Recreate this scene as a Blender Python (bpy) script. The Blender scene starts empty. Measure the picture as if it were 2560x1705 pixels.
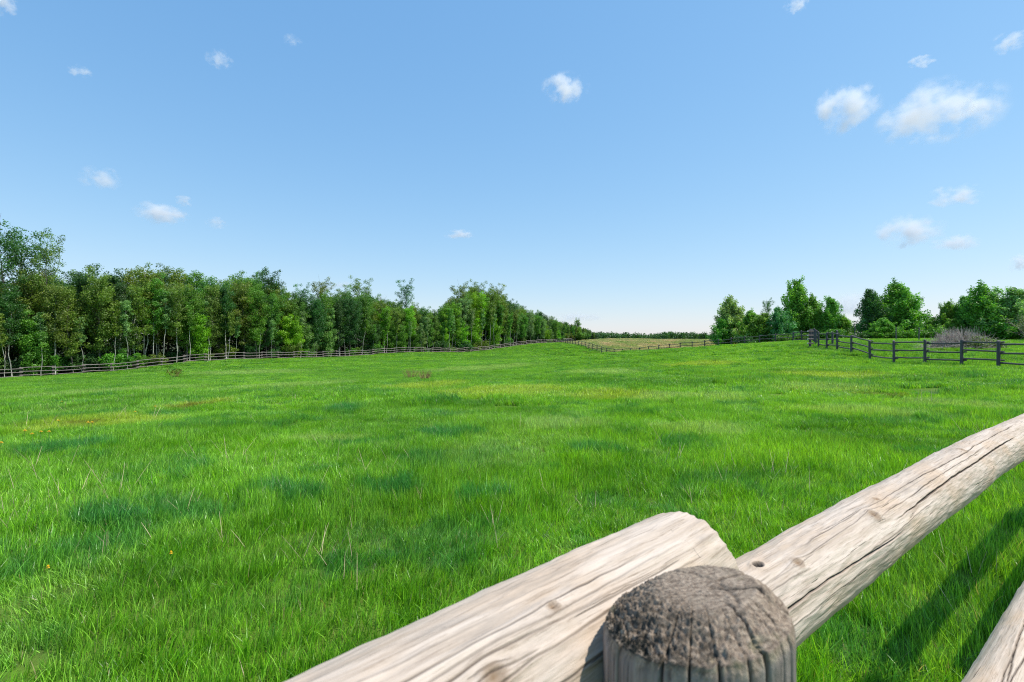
import bpy, math, random
import numpy as np
from mathutils import Vector, Matrix, Quaternion, noise as mnoise

# ------------------------------------------------------------------ camera, sky, sun
S = bpy.context.scene
CAM_Z = 1.55
F = 512.0                       # focal length in pixels of the 1024 px wide frame
cam = bpy.data.cameras.new('camera')
cam_o = bpy.data.objects.new('camera', cam)
S.collection.objects.link(cam_o)
cam_o.location = (0, 0, CAM_Z)
cam_o.rotation_euler = (math.radians(90), 0, 0)
cam.sensor_width = 36.0
cam.lens = 18.0
cam.clip_start = 0.05
cam.clip_end = 30000
cam.dof.use_dof = True
cam.dof.focus_distance = 3.2
cam.dof.aperture_fstop = 11.0
S.camera = cam_o

SUN_EL, SUN_AZ = math.radians(61), math.radians(93)     # azimuth clockwise from +Y
w = bpy.data.worlds.new("World"); S.world = w; w.use_nodes = True
wn = w.node_tree.nodes; wl = w.node_tree.links
wn.clear()
sky = wn.new('ShaderNodeTexSky'); sky.sky_type = 'NISHITA'; sky.sun_disc = False
sky.sun_elevation = SUN_EL; sky.sun_rotation = SUN_AZ
sky.altitude = 700; sky.air_density = 1.35; sky.dust_density = 0.35; sky.ozone_density = 2.2
hsv = wn.new('ShaderNodeHueSaturation'); hsv.inputs['Saturation'].default_value = 1.0
bg = wn.new('ShaderNodeBackground'); bg.inputs['Strength'].default_value = 0.135
wo = wn.new('ShaderNodeOutputWorld')
SKY_S = .135; bg.inputs['Strength'].default_value = SKY_S
sp = wn.new('ShaderNodeSeparateColor'); cbn = wn.new('ShaderNodeCombineColor'); wl.new(sky.outputs[0], hsv.inputs['Color']); wl.new(hsv.outputs[0], sp.inputs[0])
for ch, (ga, gb) in enumerate([(.70, .86), (.74, .61), (.86, .43)]):       # clear-air colour balance of the whole sky
    m1 = wn.new('ShaderNodeMath'); m1.operation = 'MULTIPLY'; m1.inputs[1].default_value = SKY_S; wl.new(sp.outputs[ch], m1.inputs[0])
    m2 = wn.new('ShaderNodeMath'); m2.operation = 'POWER'; m2.inputs[1].default_value = gb; wl.new(m1.outputs[0], m2.inputs[0])
    m3 = wn.new('ShaderNodeMath'); m3.operation = 'MULTIPLY'; m3.inputs[1].default_value = ga/SKY_S; wl.new(m2.outputs[0], m3.inputs[0]); wl.new(m3.outputs[0], cbn.inputs[ch])
wl.new(cbn.outputs[0], bg.inputs[0]); wl.new(bg.outputs[0], wo.inputs[0])

sun = bpy.data.lights.new('sun', 'SUN'); sun.energy = 4.3; sun.angle = math.radians(0.55)
sun.color = (1.0, 0.95, 0.87)
sun_o = bpy.data.objects.new('sun', sun); S.collection.objects.link(sun_o)
sd = Vector((math.sin(SUN_AZ)*math.cos(SUN_EL), math.cos(SUN_AZ)*math.cos(SUN_EL), math.sin(SUN_EL)))
sun_o.rotation_euler = sd.to_track_quat('Z', 'Y').to_euler()
sun_o.location = (60, 0, 90)

S.view_settings.view_transform = 'Standard'; S.view_settings.look = 'None'
S.view_settings.gamma = 1.0; S.view_settings.exposure = 0.3; S.view_settings.use_curve_mapping = False
cy = S.cycles
cy.max_bounces = 8; cy.diffuse_bounces = 3; cy.glossy_bounces = 2; cy.transmission_bounces = 4
cy.transparent_max_bounces = 8; cy.volume_bounces = 4
cy.use_denoising = True
cy.denoising_prefilter = 'NONE'
cy.filter_width = 1.1
cy.caustics_reflective = False; cy.caustics_refractive = False
try:
    cy.volume_step_rate = 1.0; cy.volume_max_steps = 64
except Exception: pass

rng = np.random.default_rng(7)
R = random.Random(11)

# ------------------------------------------------------------------ helpers
def link(o, parent=None):
    S.collection.objects.link(o)
    if parent is not None: o.parent = parent
    return o
def tag(o, label=None, cat=None, group=None, kind=None):
    if label: o['label'] = label
    if cat: o['category'] = cat
    if group: o['group'] = group
    if kind: o['kind'] = kind
    return o
def empty(name, loc, rz=0, scale=(1, 1, 1)):
    o = bpy.data.objects.new(name, None); o.empty_display_size = .3
    S.collection.objects.link(o); o.location = loc; o.rotation_euler = (0, 0, rz); o.scale = scale
    return o
def mesh_np(name, V, Q, mat=None, attrs=None, smooth=False, mats=None, mat_idx=None):
    """mesh from numpy arrays: V (n,3), Q (m,k) faces of one size"""
    V = np.asarray(V, np.float32); Q = np.asarray(Q, np.int32)
    me = bpy.data.meshes.new(name)
    k = Q.shape[1]
    me.vertices.add(len(V)); me.vertices.foreach_set('co', V.ravel())
    me.loops.add(Q.size); me.loops.foreach_set('vertex_index', Q.ravel())
    me.polygons.add(len(Q)); me.polygons.foreach_set('loop_start', np.arange(0, Q.size, k, dtype=np.int32))
    try: me.polygons.foreach_set('loop_total', np.full(len(Q), k, np.int32))
    except Exception: pass
    me.update(calc_edges=True)
    if smooth: me.polygons.foreach_set('use_smooth', np.ones(len(Q), bool))
    else: me.polygons.foreach_set('use_smooth', np.zeros(len(Q), bool))
    if attrs:
        for an, av in attrs.items():
            a = me.attributes.new(an, 'FLOAT', 'POINT'); a.data.foreach_set('value', np.asarray(av, np.float32))
    for m in (mats or ([mat] if mat else [])): me.materials.append(m)
    if mat_idx is not None: me.polygons.foreach_set('material_index', np.asarray(mat_idx, np.int32))
    return me
def obj(name, me, parent=None):
    return link(bpy.data.objects.new(name, me), parent)
class Buf:
    """collects quad geometry plus a per-point tone"""
    def __init__(s): s.V = []; s.Q = []; s.T = []; s.n = 0
    def add(s, V, Q, T=None):
        V = np.asarray(V, float); Q = np.asarray(Q, int)
        s.V.append(V); s.Q.append(Q+s.n); s.T.append(np.zeros(len(V)) if T is None else np.asarray(T, float)); s.n += len(V)
    def mesh(s, name, mat, smooth=False):
        return mesh_np(name, np.concatenate(s.V), np.concatenate(s.Q), mat, {'tone': np.concatenate(s.T)}, smooth)
def tube(buf, pts, rad, k=6, tone=0.5, cap=True):
    pts = np.asarray(pts, float); n = len(pts)
    rad = np.broadcast_to(np.asarray(rad, float), (n,))
    d = np.gradient(pts, axis=0); d /= np.linalg.norm(d, axis=1)[:, None]+1e-9
    ref = np.array([0.31, 0.95, 0.05]) if abs(d[0][2]) > .6 else np.array([0.05, .1, 1.0])
    a = np.cross(d, ref); a /= np.linalg.norm(a, axis=1)[:, None]+1e-9
    b = np.cross(d, a)
    th = np.linspace(0, 2*math.pi, k, endpoint=False)
    V = pts[:, None, :] + rad[:, None, None]*(np.cos(th)[None, :, None]*a[:, None, :]+np.sin(th)[None, :, None]*b[:, None, :])
    V = V.reshape(-1, 3)
    i = np.arange(n-1)[:, None]*k; j = np.arange(k)[None, :]; j2 = (j+1) % k
    Q = np.stack([i+j, i+j2, i+k+j2, i+k+j], -1).reshape(-1, 4)
    if cap and k % 2 == 0:
        cq = []
        for base in (0, (n-1)*k):
            for q in range((k-2)//2): cq.append([base+q, base+q+1, base+k-2-q, base+k-1-q])
        Q = np.concatenate([Q, np.array(cq)])
    buf.add(V, Q, np.full(len(V), tone))

# ------------------------------------------------------------------ terrain
# measured ground heights (x, y, z): along the fences, over the knoll and in the dip
TP = [(0,0,0),(-4,0,0),(4,0,0.02),(0,4,0),(-5,5,-.02),(5,5,.05),(0,9,-.02),(-10,10,-.2),(10,10,.15),(-8,-8,0),(8,-8,0),(0,-15,0),
(-20,20,-.85),(-35,36,-1.8),(0,22,-.35),(18,22,.15),(23,24.2,.25),(23.5,28,.22),(24,32,.2),(24.2,34.6,.34),(24.9,37.5,.66),(25.8,43,.95),
(-60,60,-2.96),(-56,65.7,-2.8),(-53,70.8,-2.6),(-48.5,77.3,-1.77),(-44,84,-1.57),(-40.7,89,-1.58),(-32.4,101.4,-1.62),(-23.8,114,-1.12),
(-13.8,129,-1.47),(-8.8,137,-1.26),(-1,148.6,-.34),(9.6,164,.75),(14.5,170,.85),
(0,45,-1.2),(-15,60,-2.0),(-8,90,-1.9),(5,75,-1.45),(4,115,-1.35),(13,128,-.1),(10,148,.45),
(19,103,-1.15),(16,118,-.4),(21.5,98,-1.25),(25.5,88,-.45),(28,81,.1),(30.3,75,.5),(32.3,68,.95),(34,62,1.3),(33.3,57,1.5),
(20,50,.42),(28.5,50,1.38),(24,58,.85),(26.4,54,1.0),(19,64,.25),(15,72,-.15),(11,55,-.35),(20,36,.2),(10,36,-.35),
(45,50,1.55),(38,36,.9),(60,60,1.5),(45,70,1.45),(60,90,1.1),(40,24,.6),(75,40,1.4),(52,34,1.2),
(40,100,1.2),(32,130,1.3),(45,160,1.9),(52,205,2.35),(30,205,2.2),(68,200,1.4),(75,150,1.4),(90,120,1.0),
(-80,60,-3.2),(-80,100,-2.4),(-50,130,-1.8),(-10,180,.3),(-120,40,-3.4),(-60,20,-2.4),(-100,0,-2.5),(60,0,.5),(100,0,1),(0,-60,0),(-60,-50,-1),(60,-50,0.5),
(20,260,1.6),(60,300,.6),(120,260,.4),(-60,260,.5),(-150,200,-1),(0,400,0),(150,400,0),(300,300,0),(-300,300,-1),(300,0,0.5),(-300,0,-2),(0,-200,0),(200,-200,0),(-200,-200,-1),(0,520,0)]
TP = np.array(TP, float)
def _k(r2): return np.where(r2 > 1e-9, .5*r2*np.log(np.maximum(r2, 1e-9)), 0)
def _fit():
    P = TP[:, :2]/50.0; n = len(P)
    d2 = ((P[:, None]-P[None])**2).sum(-1)
    A = np.zeros((n+3, n+3)); A[:n, :n] = _k(d2)+np.eye(n)*2e-4
    A[:n, n] = 1; A[:n, n+1:] = P; A[n, :n] = 1; A[n+1:, :n] = P.T
    b = np.zeros(n+3); b[:n] = TP[:, 2]
    return np.linalg.solve(A, b)
TW = _fit()
def height(x, y):
    x = np.atleast_1d(np.asarray(x, float)); y = np.atleast_1d(np.asarray(y, float))
    shp = x.shape; x = x.ravel(); y = y.ravel(); out = np.empty(len(x)); P = TP[:, :2]/50.0
    for s in range(0, len(x), 40000):
        q = np.stack([x[s:s+40000], y[s:s+40000]], 1)/50.0
        q2 = np.clip(q, -8, 11)
        d2 = ((q2[:, None]-P[None])**2).sum(-1)
        z = _k(d2)@TW[:-3]+TW[-3]+q2@TW[-2:]
        f = np.clip((np.hypot(q[:, 0], q[:, 1])-7)/4, 0, 1)
        out[s:s+40000] = z*(1-f)
    rr = np.hypot(x, y)
    amp = np.clip((rr-3)/10, 0, 1)*np.clip(1-(rr-180)/200, 0, 1)
    out += amp*(.05*np.sin(x*.83+.5*np.sin(y*.37))*np.cos(y*.61+1.3+.6*np.sin(x*.29))+.03*np.sin(x*1.9+y*.7)*np.sin(y*1.5-x*.4))
    return out.reshape(shp)
def h1(x, y): return float(height([x], [y])[0])
def gp(u, v, ymax=400):
    """where the sight line through a photo pixel meets the ground (used to survey positions)"""
    ys = np.concatenate([np.arange(1.5, 40, .1), np.arange(40, ymax, .5)])
    xs = (u-512)/F*ys; zs = CAM_Z-(v-341)/F*ys
    hit = np.nonzero(zs < height(xs, ys))[0]
    i = hit[0] if len(hit) else len(ys)-1
    return float(xs[i]), float(ys[i])

# ------------------------------------------------------------------ material helpers
class NT:
    def __init__(s, name):
        s.m = bpy.data.materials.new(name); s.m.use_nodes = True
        s.t = s.m.node_tree; s.t.nodes.clear(); s.out = s.n('ShaderNodeOutputMaterial')
    def n(s, ty, **kw):
        nd = s.t.nodes.new(ty)
        for a, b in kw.items(): setattr(nd, a, b)
        return nd
    def l(s, a, b): s.t.links.new(a, b)
    def val(s, sock, v):
        if isinstance(v, bpy.types.NodeSocket): s.l(v, sock)
        else: sock.default_value = v
    def math(s, op, a, b=0.5, clamp=False):
        nd = s.n('ShaderNodeMath', operation=op, use_clamp=clamp); s.val(nd.inputs[0], a); s.val(nd.inputs[1], b); return nd.outputs[0]
    def mix(s, f, a, b, blend='MIX'):
        nd = s.n('ShaderNodeMix', data_type='RGBA', blend_type=blend); s.val(nd.inputs[0], f)
        s.val(nd.inputs[6], (*a, 1) if isinstance(a, tuple) else a); s.val(nd.inputs[7], (*b, 1) if isinstance(b, tuple) else b); return nd.outputs[2]
    def noise(s, vec, scale, detail=4, rough=.55, dist=0):
        nd = s.n('ShaderNodeTexNoise'); nd.inputs['Scale'].default_value = scale; nd.inputs['Detail'].default_value = detail
        nd.inputs['Roughness'].default_value = rough; nd.inputs['Distortion'].default_value = dist
        if vec is not None: s.l(vec, nd.inputs['Vector'])
        return nd.outputs['Fac']
    def ramp(s, f, stops):
        nd = s.n('ShaderNodeValToRGB'); s.l(f, nd.inputs[0]); e = nd.color_ramp.elements
        while len(e) < len(stops): e.new(.5)
        for q, (p, c) in zip(e, stops): q.position = p; q.color = (*c, 1) if len(c) == 3 else c
        return nd.outputs[0]
    def rng(s, f, a, b, c=0., d=1., smooth=True):
        nd = s.n('ShaderNodeMapRange', interpolation_type='SMOOTHSTEP' if smooth else 'LINEAR')
        s.val(nd.inputs[0], f)
        for i, q in zip((1, 2, 3, 4), (a, b, c, d)): nd.inputs[i].default_value = q
        return nd.outputs[0]
    def mapping(s, vec, scale=(1, 1, 1), loc=(0, 0, 0)):
        nd = s.n('ShaderNodeMapping'); nd.inputs['Scale'].default_value = scale; nd.inputs['Location'].default_value = loc
        s.l(vec, nd.inputs[0]); return nd.outputs[0]
    def attr(s, name): return s.n('ShaderNodeAttribute', attribute_name=name).outputs['Fac']
    def finish(s, sh): s.l(sh, s.out.inputs['Surface']); return s.m

# soft patches of the meadow: bluish lush clumps and yellow thin ground, all in metres on the ground
def _spot(u, v, wu, wv):
    x, y = gp(u, v); x2, y2 = gp(u, v-wv); x3, y3 = gp(u, v+wv)
    return (x, y, max(.3, wu/F*y), max(.3, (y2-y3)/2))
BLUE = [_spot(380, 489, 40, 8), _spot(180, 479, 38, 8), _spot(450, 437, 26, 5), _spot(590, 456, 24, 6), _spot(478, 508, 24, 8),
        _spot(285, 500, 42, 9), _spot(60, 455, 45, 7), _spot(110, 520, 55, 12), _spot(340, 412, 22, 3.5)]
YEL = [_spot(500, 393, 70, 6), _spot(610, 397, 60, 5), _spot(425, 387, 45, 3.5), _spot(200, 405, 22, 4), _spot(90, 425, 75, 7), _spot(820, 375, 45, 4), _spot(700, 365, 40, 2.5)]
PALE = [_spot(*q) for q in [(690, 398, 60, 5), (820, 390, 50, 5), (860, 412, 60, 5), (300, 386, 60, 3), (120, 392, 60, 4), (480, 369, 60, 2.5), (250, 373, 60, 2.5), (600, 372, 40, 3), (950, 405, 40, 4), (560, 425, 50, 5), (330, 440, 40, 5), (700, 430, 60, 6)]]
DARK = [_spot(*q) for q in [(590, 384, 45, 3), (690, 383, 50, 3), (450, 405, 60, 4), (850, 427, 80, 6), (905, 445, 60, 8), (520, 414, 60, 4), (770, 475, 50, 10), (640, 482, 60, 10), (800, 372, 50, 2)]]
RED = [_spot(200, 406, 16, 2.2), _spot(885, 397, 22, 2.5), _spot(80, 425, 18, 2.5)]

def field_colour(N, pos):
    """returns (colour) of the meadow at a world position"""
    flat = N.mapping(pos, (1, 1, 0))
    warp = N.n('ShaderNodeTexNoise'); warp.inputs['Scale'].default_value = .9; warp.inputs['Detail'].default_value = 5
    N.l(flat, warp.inputs['Vector'])
    sub = N.n('ShaderNodeVectorMath', operation='SUBTRACT'); N.l(warp.outputs['Color'], sub.inputs[0]); sub.inputs[1].default_value = (.5, .5, .5)
    scl = N.n('ShaderNodeVectorMath', operation='MULTIPLY'); N.l(sub.outputs[0], scl.inputs[0]); scl.inputs[1].default_value = (2.2, 2.2, 0)
    ps = N.n('ShaderNodeVectorMath', operation='ADD'); N.l(flat, ps.inputs[0]); N.l(scl.outputs[0], ps.inputs[1]); p = ps.outputs[0]
    def spots(lst):
        tot = None
        for (x, y, rx, ry) in lst:
            m = N.mapping(p, (1/rx, 1/ry, 0), (-x/rx, -y/ry, 0))
            ln = N.n('ShaderNodeVectorMath', operation='LENGTH'); N.l(m, ln.inputs[0])
            f = N.rng(ln.outputs['Value'], 1.25, .6)
            tot = f if tot is None else N.math('MAXIMUM', tot, f)
        return tot
    big = N.noise(flat, .085, 4, .6)
    med = N.noise(flat, .45, 4, .6)
    sm = N.noise(flat, 2.3, 3, .6)
    c = N.ramp(N.math('ADD', N.math('MULTIPLY', big, .55), N.math('MULTIPLY', med, .45)),
               [(.40, GREEN_D), (.5, GREEN_M), (.60, GREEN_L)])
    c = N.mix(N.rng(sm, .3, .7, 0, .5), c, GREEN_L2)
    c = N.mix(N.math('MULTIPLY', N.rng(N.noise(N.mapping(flat, (1, 1, 1), (31, 7, 0)), .7, 4, .65), .52, .62), .6), c, GREEN_B)
    c = N.mix(N.math('MULTIPLY', N.rng(N.noise(N.mapping(flat, (1, 1, 1), (11, 57, 0)), .22, 5, .7),   .53, .66), .5), c, (.27, .45, .09))
    c = N.mix(N.math('MULTIPLY', N.rng(N.noise(N.mapping(flat, (1, 1, 1), (71, 17, 0)), 1.6, 3, .6), .60, .70), .45), c, (.32, .50, .17))
    c = N.mix(N.math('MULTIPLY', spots(YEL), .9), c, GREEN_Y)
    c = N.mix(N.math('MULTIPLY', spots(PALE), .62), c, (.42, .58, .17))
    c = N.mix(N.math('MULTIPLY', spots(DARK), .6), c, GREEN_D)
    c = N.mix(N.math('MULTIPLY', spots(RED), .6), c, (.22, .17, .03))
    c = N.mix(N.math('MULTIPLY', spots(BLUE), .75), c, GREEN_B)
    return c
GREEN_D = (.100, .300, .010); GREEN_M = (.180, .440, .014); GREEN_L = (.30, .56, .03)
GREEN_L2 = (.36, .62, .09); GREEN_B = (.048, .265, .062); GREEN_Y = (.40, .54, .06)

def grass_mat():
    N = NT('grass_blades'); geo = N.n('ShaderNodeNewGeometry'); tone = N.attr('tone')
    c = field_colour(N, geo.outputs['Position'])
    k = N.rng(N.math('POWER', tone, 1.5), 0, 1, .45, 1.9, False)
    hs = N.n('ShaderNodeHueSaturation'); N.l(c, hs.inputs['Color']); N.l(k, hs.inputs['Value'])
    N.l(N.rng(tone, 0, 1, .512, .49, False), hs.inputs['Hue'])
    c = N.mix(N.rng(tone, 1.5, 1.6), hs.outputs[0], (.48, .40, .20))
    bs = N.n('ShaderNodeBsdfPrincipled'); N.l(c, bs.inputs['Base Color']); bs.inputs['Roughness'].default_value = .36
    bs.inputs['Specular IOR Level'].default_value = .55
    tr = N.n('ShaderNodeBsdfTranslucent')
    N.l(N.mix(1.0, c, (1.35, 1.25, .5), 'MULTIPLY'), tr.inputs['Color'])
    ms = N.n('ShaderNodeMixShader'); ms.inputs[0].default_value = .42; N.l(bs.outputs[0], ms.inputs[1]); N.l(tr.outputs[0], ms.inputs[2])
    return N.finish(ms.outputs[0])
def ground_mat():
    N = NT('meadow_ground'); geo = N.n('ShaderNodeNewGeometry'); pos = geo.outputs['Position']
    c = field_colour(N, pos)
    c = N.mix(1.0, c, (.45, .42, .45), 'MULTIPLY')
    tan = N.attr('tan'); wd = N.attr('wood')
    tn = N.ramp(N.noise(N.mapping(pos, (.3, .05, 0)), 1.0, 5, .65), [(.35, (.36, .42, .10)), (.5, (.52, .46, .18)), (.65, (.68, .50, .26))])
    c = N.mix(tan, c, tn)
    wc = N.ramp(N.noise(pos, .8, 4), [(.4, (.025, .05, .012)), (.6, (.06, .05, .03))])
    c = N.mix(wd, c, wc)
    ln = N.n('ShaderNodeVectorMath', operation='LENGTH'); N.l(pos, ln.inputs[0])
    c = N.mix(N.rng(ln.outputs['Value'], 330, 480), c, N.mix(N.rng(N.noise(pos, .004, 3), .4, .6), (.10, .11, .05), (.26, .22, .12)))
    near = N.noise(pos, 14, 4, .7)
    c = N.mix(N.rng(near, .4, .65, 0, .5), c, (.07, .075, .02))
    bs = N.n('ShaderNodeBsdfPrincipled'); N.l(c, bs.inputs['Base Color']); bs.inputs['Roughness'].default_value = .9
    bs.inputs['Specular IOR Level'].default_value = .1
    bp = N.n('ShaderNodeBump'); bp.inputs['Strength'].default_value = .6; bp.inputs['Distance'].default_value = .15
    N.l(N.noise(pos, 5, 5, .7), bp.inputs['Height']); N.l(bp.outputs[0], bs.inputs['Normal'])
    return N.finish(bs.outputs[0])
def leaf_mat(name='leaves', trans=.35):
    N = NT(name); oi = N.n('ShaderNodeObjectInfo'); tone = N.attr('tone')
    hs = N.n('ShaderNodeHueSaturation'); N.l(oi.outputs['Color'], hs.inputs['Color'])
    N.l(N.rng(tone, 0, 1, .55, 1.5, False), hs.inputs['Value']); N.l(N.rng(tone, 0, 1, .515, .492, False), hs.inputs['Hue'])
    bs = N.n('ShaderNodeBsdfPrincipled'); N.l(hs.outputs[0], bs.inputs['Base Color']); bs.inputs['Roughness'].default_value = .45
    bs.inputs['Specular IOR Level'].default_value = .4
    tr = N.n('ShaderNodeBsdfTranslucent'); N.l(N.mix(1.0, hs.outputs[0], (1.2, 1.4, .55), 'MULTIPLY'), tr.inputs['Color'])
    ms = N.n('ShaderNodeMixShader'); ms.inputs[0].default_value = trans; N.l(bs.outputs[0], ms.inputs[1]); N.l(tr.outputs[0], ms.inputs[2])
    return N.finish(ms.outputs[0])
def bark_mat(name, c1, c2, c3, scale=3.0, lo=.45, hi=.6):
    N = NT(name); tc = N.n('ShaderNodeTexCoord'); v = N.mapping(tc.outputs['Object'], (1, 1, .35))
    c = N.mix(N.noise(v, scale*3, 4), c1, c2); c = N.mix(N.rng(N.noise(v, scale, 5, .7), lo, hi), c, c3)
    bs = N.n('ShaderNodeBsdfPrincipled'); N.l(c, bs.inputs['Base Color']); bs.inputs['Roughness'].default_value = .85
    return N.finish(bs.outputs[0])
def rail_mat(name, ca, cb, dark):
    """weathered round rail: grain runs along the object's X axis"""
    N = NT(name); tc = N.n('ShaderNodeTexCoord'); oi = N.n('ShaderNodeObjectInfo')
    off = N.n('ShaderNodeVectorMath', operation='ADD'); N.l(tc.outputs['Object'], off.inputs[0])
    sc = N.math('MULTIPLY', oi.outputs['Random'], 40.); cb_ = N.n('ShaderNodeCombineXYZ'); N.l(sc, cb_.inputs[0]); N.l(sc, cb_.inputs[1]); N.l(cb_.outputs[0], off.inputs[1])
    v = off.outputs[0]
    g = N.noise(N.mapping(v, (1.2, 26, 26)), 1, 5, .65)
    c = N.mix(N.rng(g, .35, .65), ca, cb)
    c = N.mix(N.rng(N.noise(N.mapping(v, (.9, 40, 40)), 1, 3, .6), .58, .66, 0, .8), c, dark)
    c = N.mix(1.0, c, N.ramp(oi.outputs['Random'], [(0, (.8, .8, .8)), (1, (1.15, 1.12, 1.1))]), 'MULTIPLY')
    bs = N.n('ShaderNodeBsdfPrincipled'); N.l(c, bs.inputs['Base Color']); bs.inputs['Roughness'].default_value = .8
    return N.finish(bs.outputs[0])
def plain(name, c, rough=.8):
    N = NT(name); tone = N.attr('tone'); hs = N.n('ShaderNodeHueSaturation'); hs.inputs['Color'].default_value = (*c, 1)
    N.l(N.rng(tone, 0, 1, .65, 1.35, False), hs.inputs['Value'])
    bs = N.n('ShaderNodeBsdfPrincipled'); N.l(hs.outputs[0], bs.inputs['Base Color']); bs.inputs['Roughness'].default_value = rough
    return N.finish(bs.outputs[0])

# ------------------------------------------------------------------ ground
def fence_side(path, x, y):
    """signed distance (left of travel positive) to a polyline"""
    best = np.full(x.shape, 1e9); sgn = np.ones(x.shape)
    for (a, b) in zip(path[:-1], path[1:]):
        ax, ay = a; bx, by = b; dx, dy = bx-ax, by-ay; L2 = dx*dx+dy*dy
        t = np.clip(((x-ax)*dx+(y-ay)*dy)/L2, 0, 1); d = np.hypot(x-ax-t*dx, y-ay-t*dy)
        s = np.sign(dx*(y-ay)-dy*(x-ax)); m = d < best
        best = np.where(m, d, best); sgn = np.where(m, s, sgn)
    return best*sgn
LEFT = [(-74, 39), (-60, 60), (14.5, 171.7), (21, 181.5)]
FAR = [(14.5, 170), (16.6, 135), (19, 103), (30.3, 75), (34, 62), (33.3, 57), (26, 43.6)]
RIGHT = [((u-512)/512*y, y) for u, y in [(818.5, 43.2), (826.7, 41.4), (837, 39.6), (851.4, 37.2), (870, 34.0), (894, 31.2), (925, 28.7), (961.5, 26.3), (998.5, 24.2), (1045, 21.9), (1105, 19.4)]]

M_grass = grass_mat(); M_ground = ground_mat()
def build_ground():
    a = np.linspace(-1, 1, 330); g = np.sinh(a*6.2)/np.sinh(6.2)*4000
    gx = g; gy = g+4
    X, Y = np.meshgrid(gx, gy, indexing='ij'); Z = height(X.ravel(), Y.ravel()).reshape(X.shape)
    V = np.stack([X, Y, Z], -1).reshape(-1, 3); n = len(a)
    i, j = np.meshgrid(np.arange(n-1), np.arange(n-1), indexing='ij'); b = (i*n+j).ravel()
    Q = np.stack([b, b+n, b+n+1, b+1], -1)
    x, y = V[:, 0], V[:, 1]
    ls = fence_side(LEFT, x, y); fs = fence_side(FAR[:4], x, y)
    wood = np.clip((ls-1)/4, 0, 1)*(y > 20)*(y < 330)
    tan = ((fs > 1) & (y > 88) & (y < 330) & (ls < 0) & (x < 200)).astype(float)
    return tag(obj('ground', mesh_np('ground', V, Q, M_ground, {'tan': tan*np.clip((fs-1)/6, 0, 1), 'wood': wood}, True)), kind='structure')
build_ground()

# ------------------------------------------------------------------ grass tiles
def blades(n, size, hmin, hmax, wd, seg=3, lean=.35, straw=.02, seed=0, clumps=0, wind=0.0):
    r = np.random.default_rng(seed)
    if clumps:
        cx = r.uniform(-size/2, size/2, (clumps, 2)); ci = r.integers(0, clumps, n)
        bx = cx[ci]+r.normal(0, .035, (n, 2)); mix = r.random(n) < .45
        bx[mix] = r.uniform(-size/2, size/2, (mix.sum(), 2)); ch = r.uniform(.75, 1.2, clumps)[ci]
    else: bx = r.uniform(-size/2, size/2, (n, 2)); ch = np.ones(n)
    h = (hmin+(hmax-hmin)*r.beta(2, 2.2, n))*ch
    az = r.uniform(0, 2*math.pi, n); ln = np.abs(r.normal(0, lean, n))+.06
    dx = np.cos(az)*ln+wind; dy = np.sin(az)*ln; wa = r.uniform(0, math.pi, n)
    wdt = wd*r.uniform(.6, 1.3, n)
    t = np.linspace(0, 1, seg+1)
    prof = np.clip(1.0-t**1.8, .06, 1)
    bend = t**1.9
    cx = bx[:, None, 0]+dx[:, None]*h[:, None]*bend; cy_ = bx[:, None, 1]+dy[:, None]*h[:, None]*bend
    cz = h[:, None]*(t-.28*np.minimum(ln, 1.2)[:, None]*t**2.6)-.03
    wx = np.cos(wa)[:, None]*wdt[:, None]*prof/2; wy = np.sin(wa)[:, None]*wdt[:, None]*prof/2
    L = np.stack([cx-wx, cy_-wy, cz], -1); Rr = np.stack([cx+wx, cy_+wy, cz], -1)
    V = np.stack([L, Rr], 2).reshape(-1, 3)
    k = (seg+1)*2; base = np.arange(n)[:, None]*k; s = np.arange(seg)[None]*2
    Q = np.stack([base+s, base+s+1, base+s+3, base+s+2], -1).reshape(-1, 4)
    tone = r.random(n); tone[r.random(n) < straw] = 1.7
    return V, Q, np.repeat(tone, k)
proto_coll = {}
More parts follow.
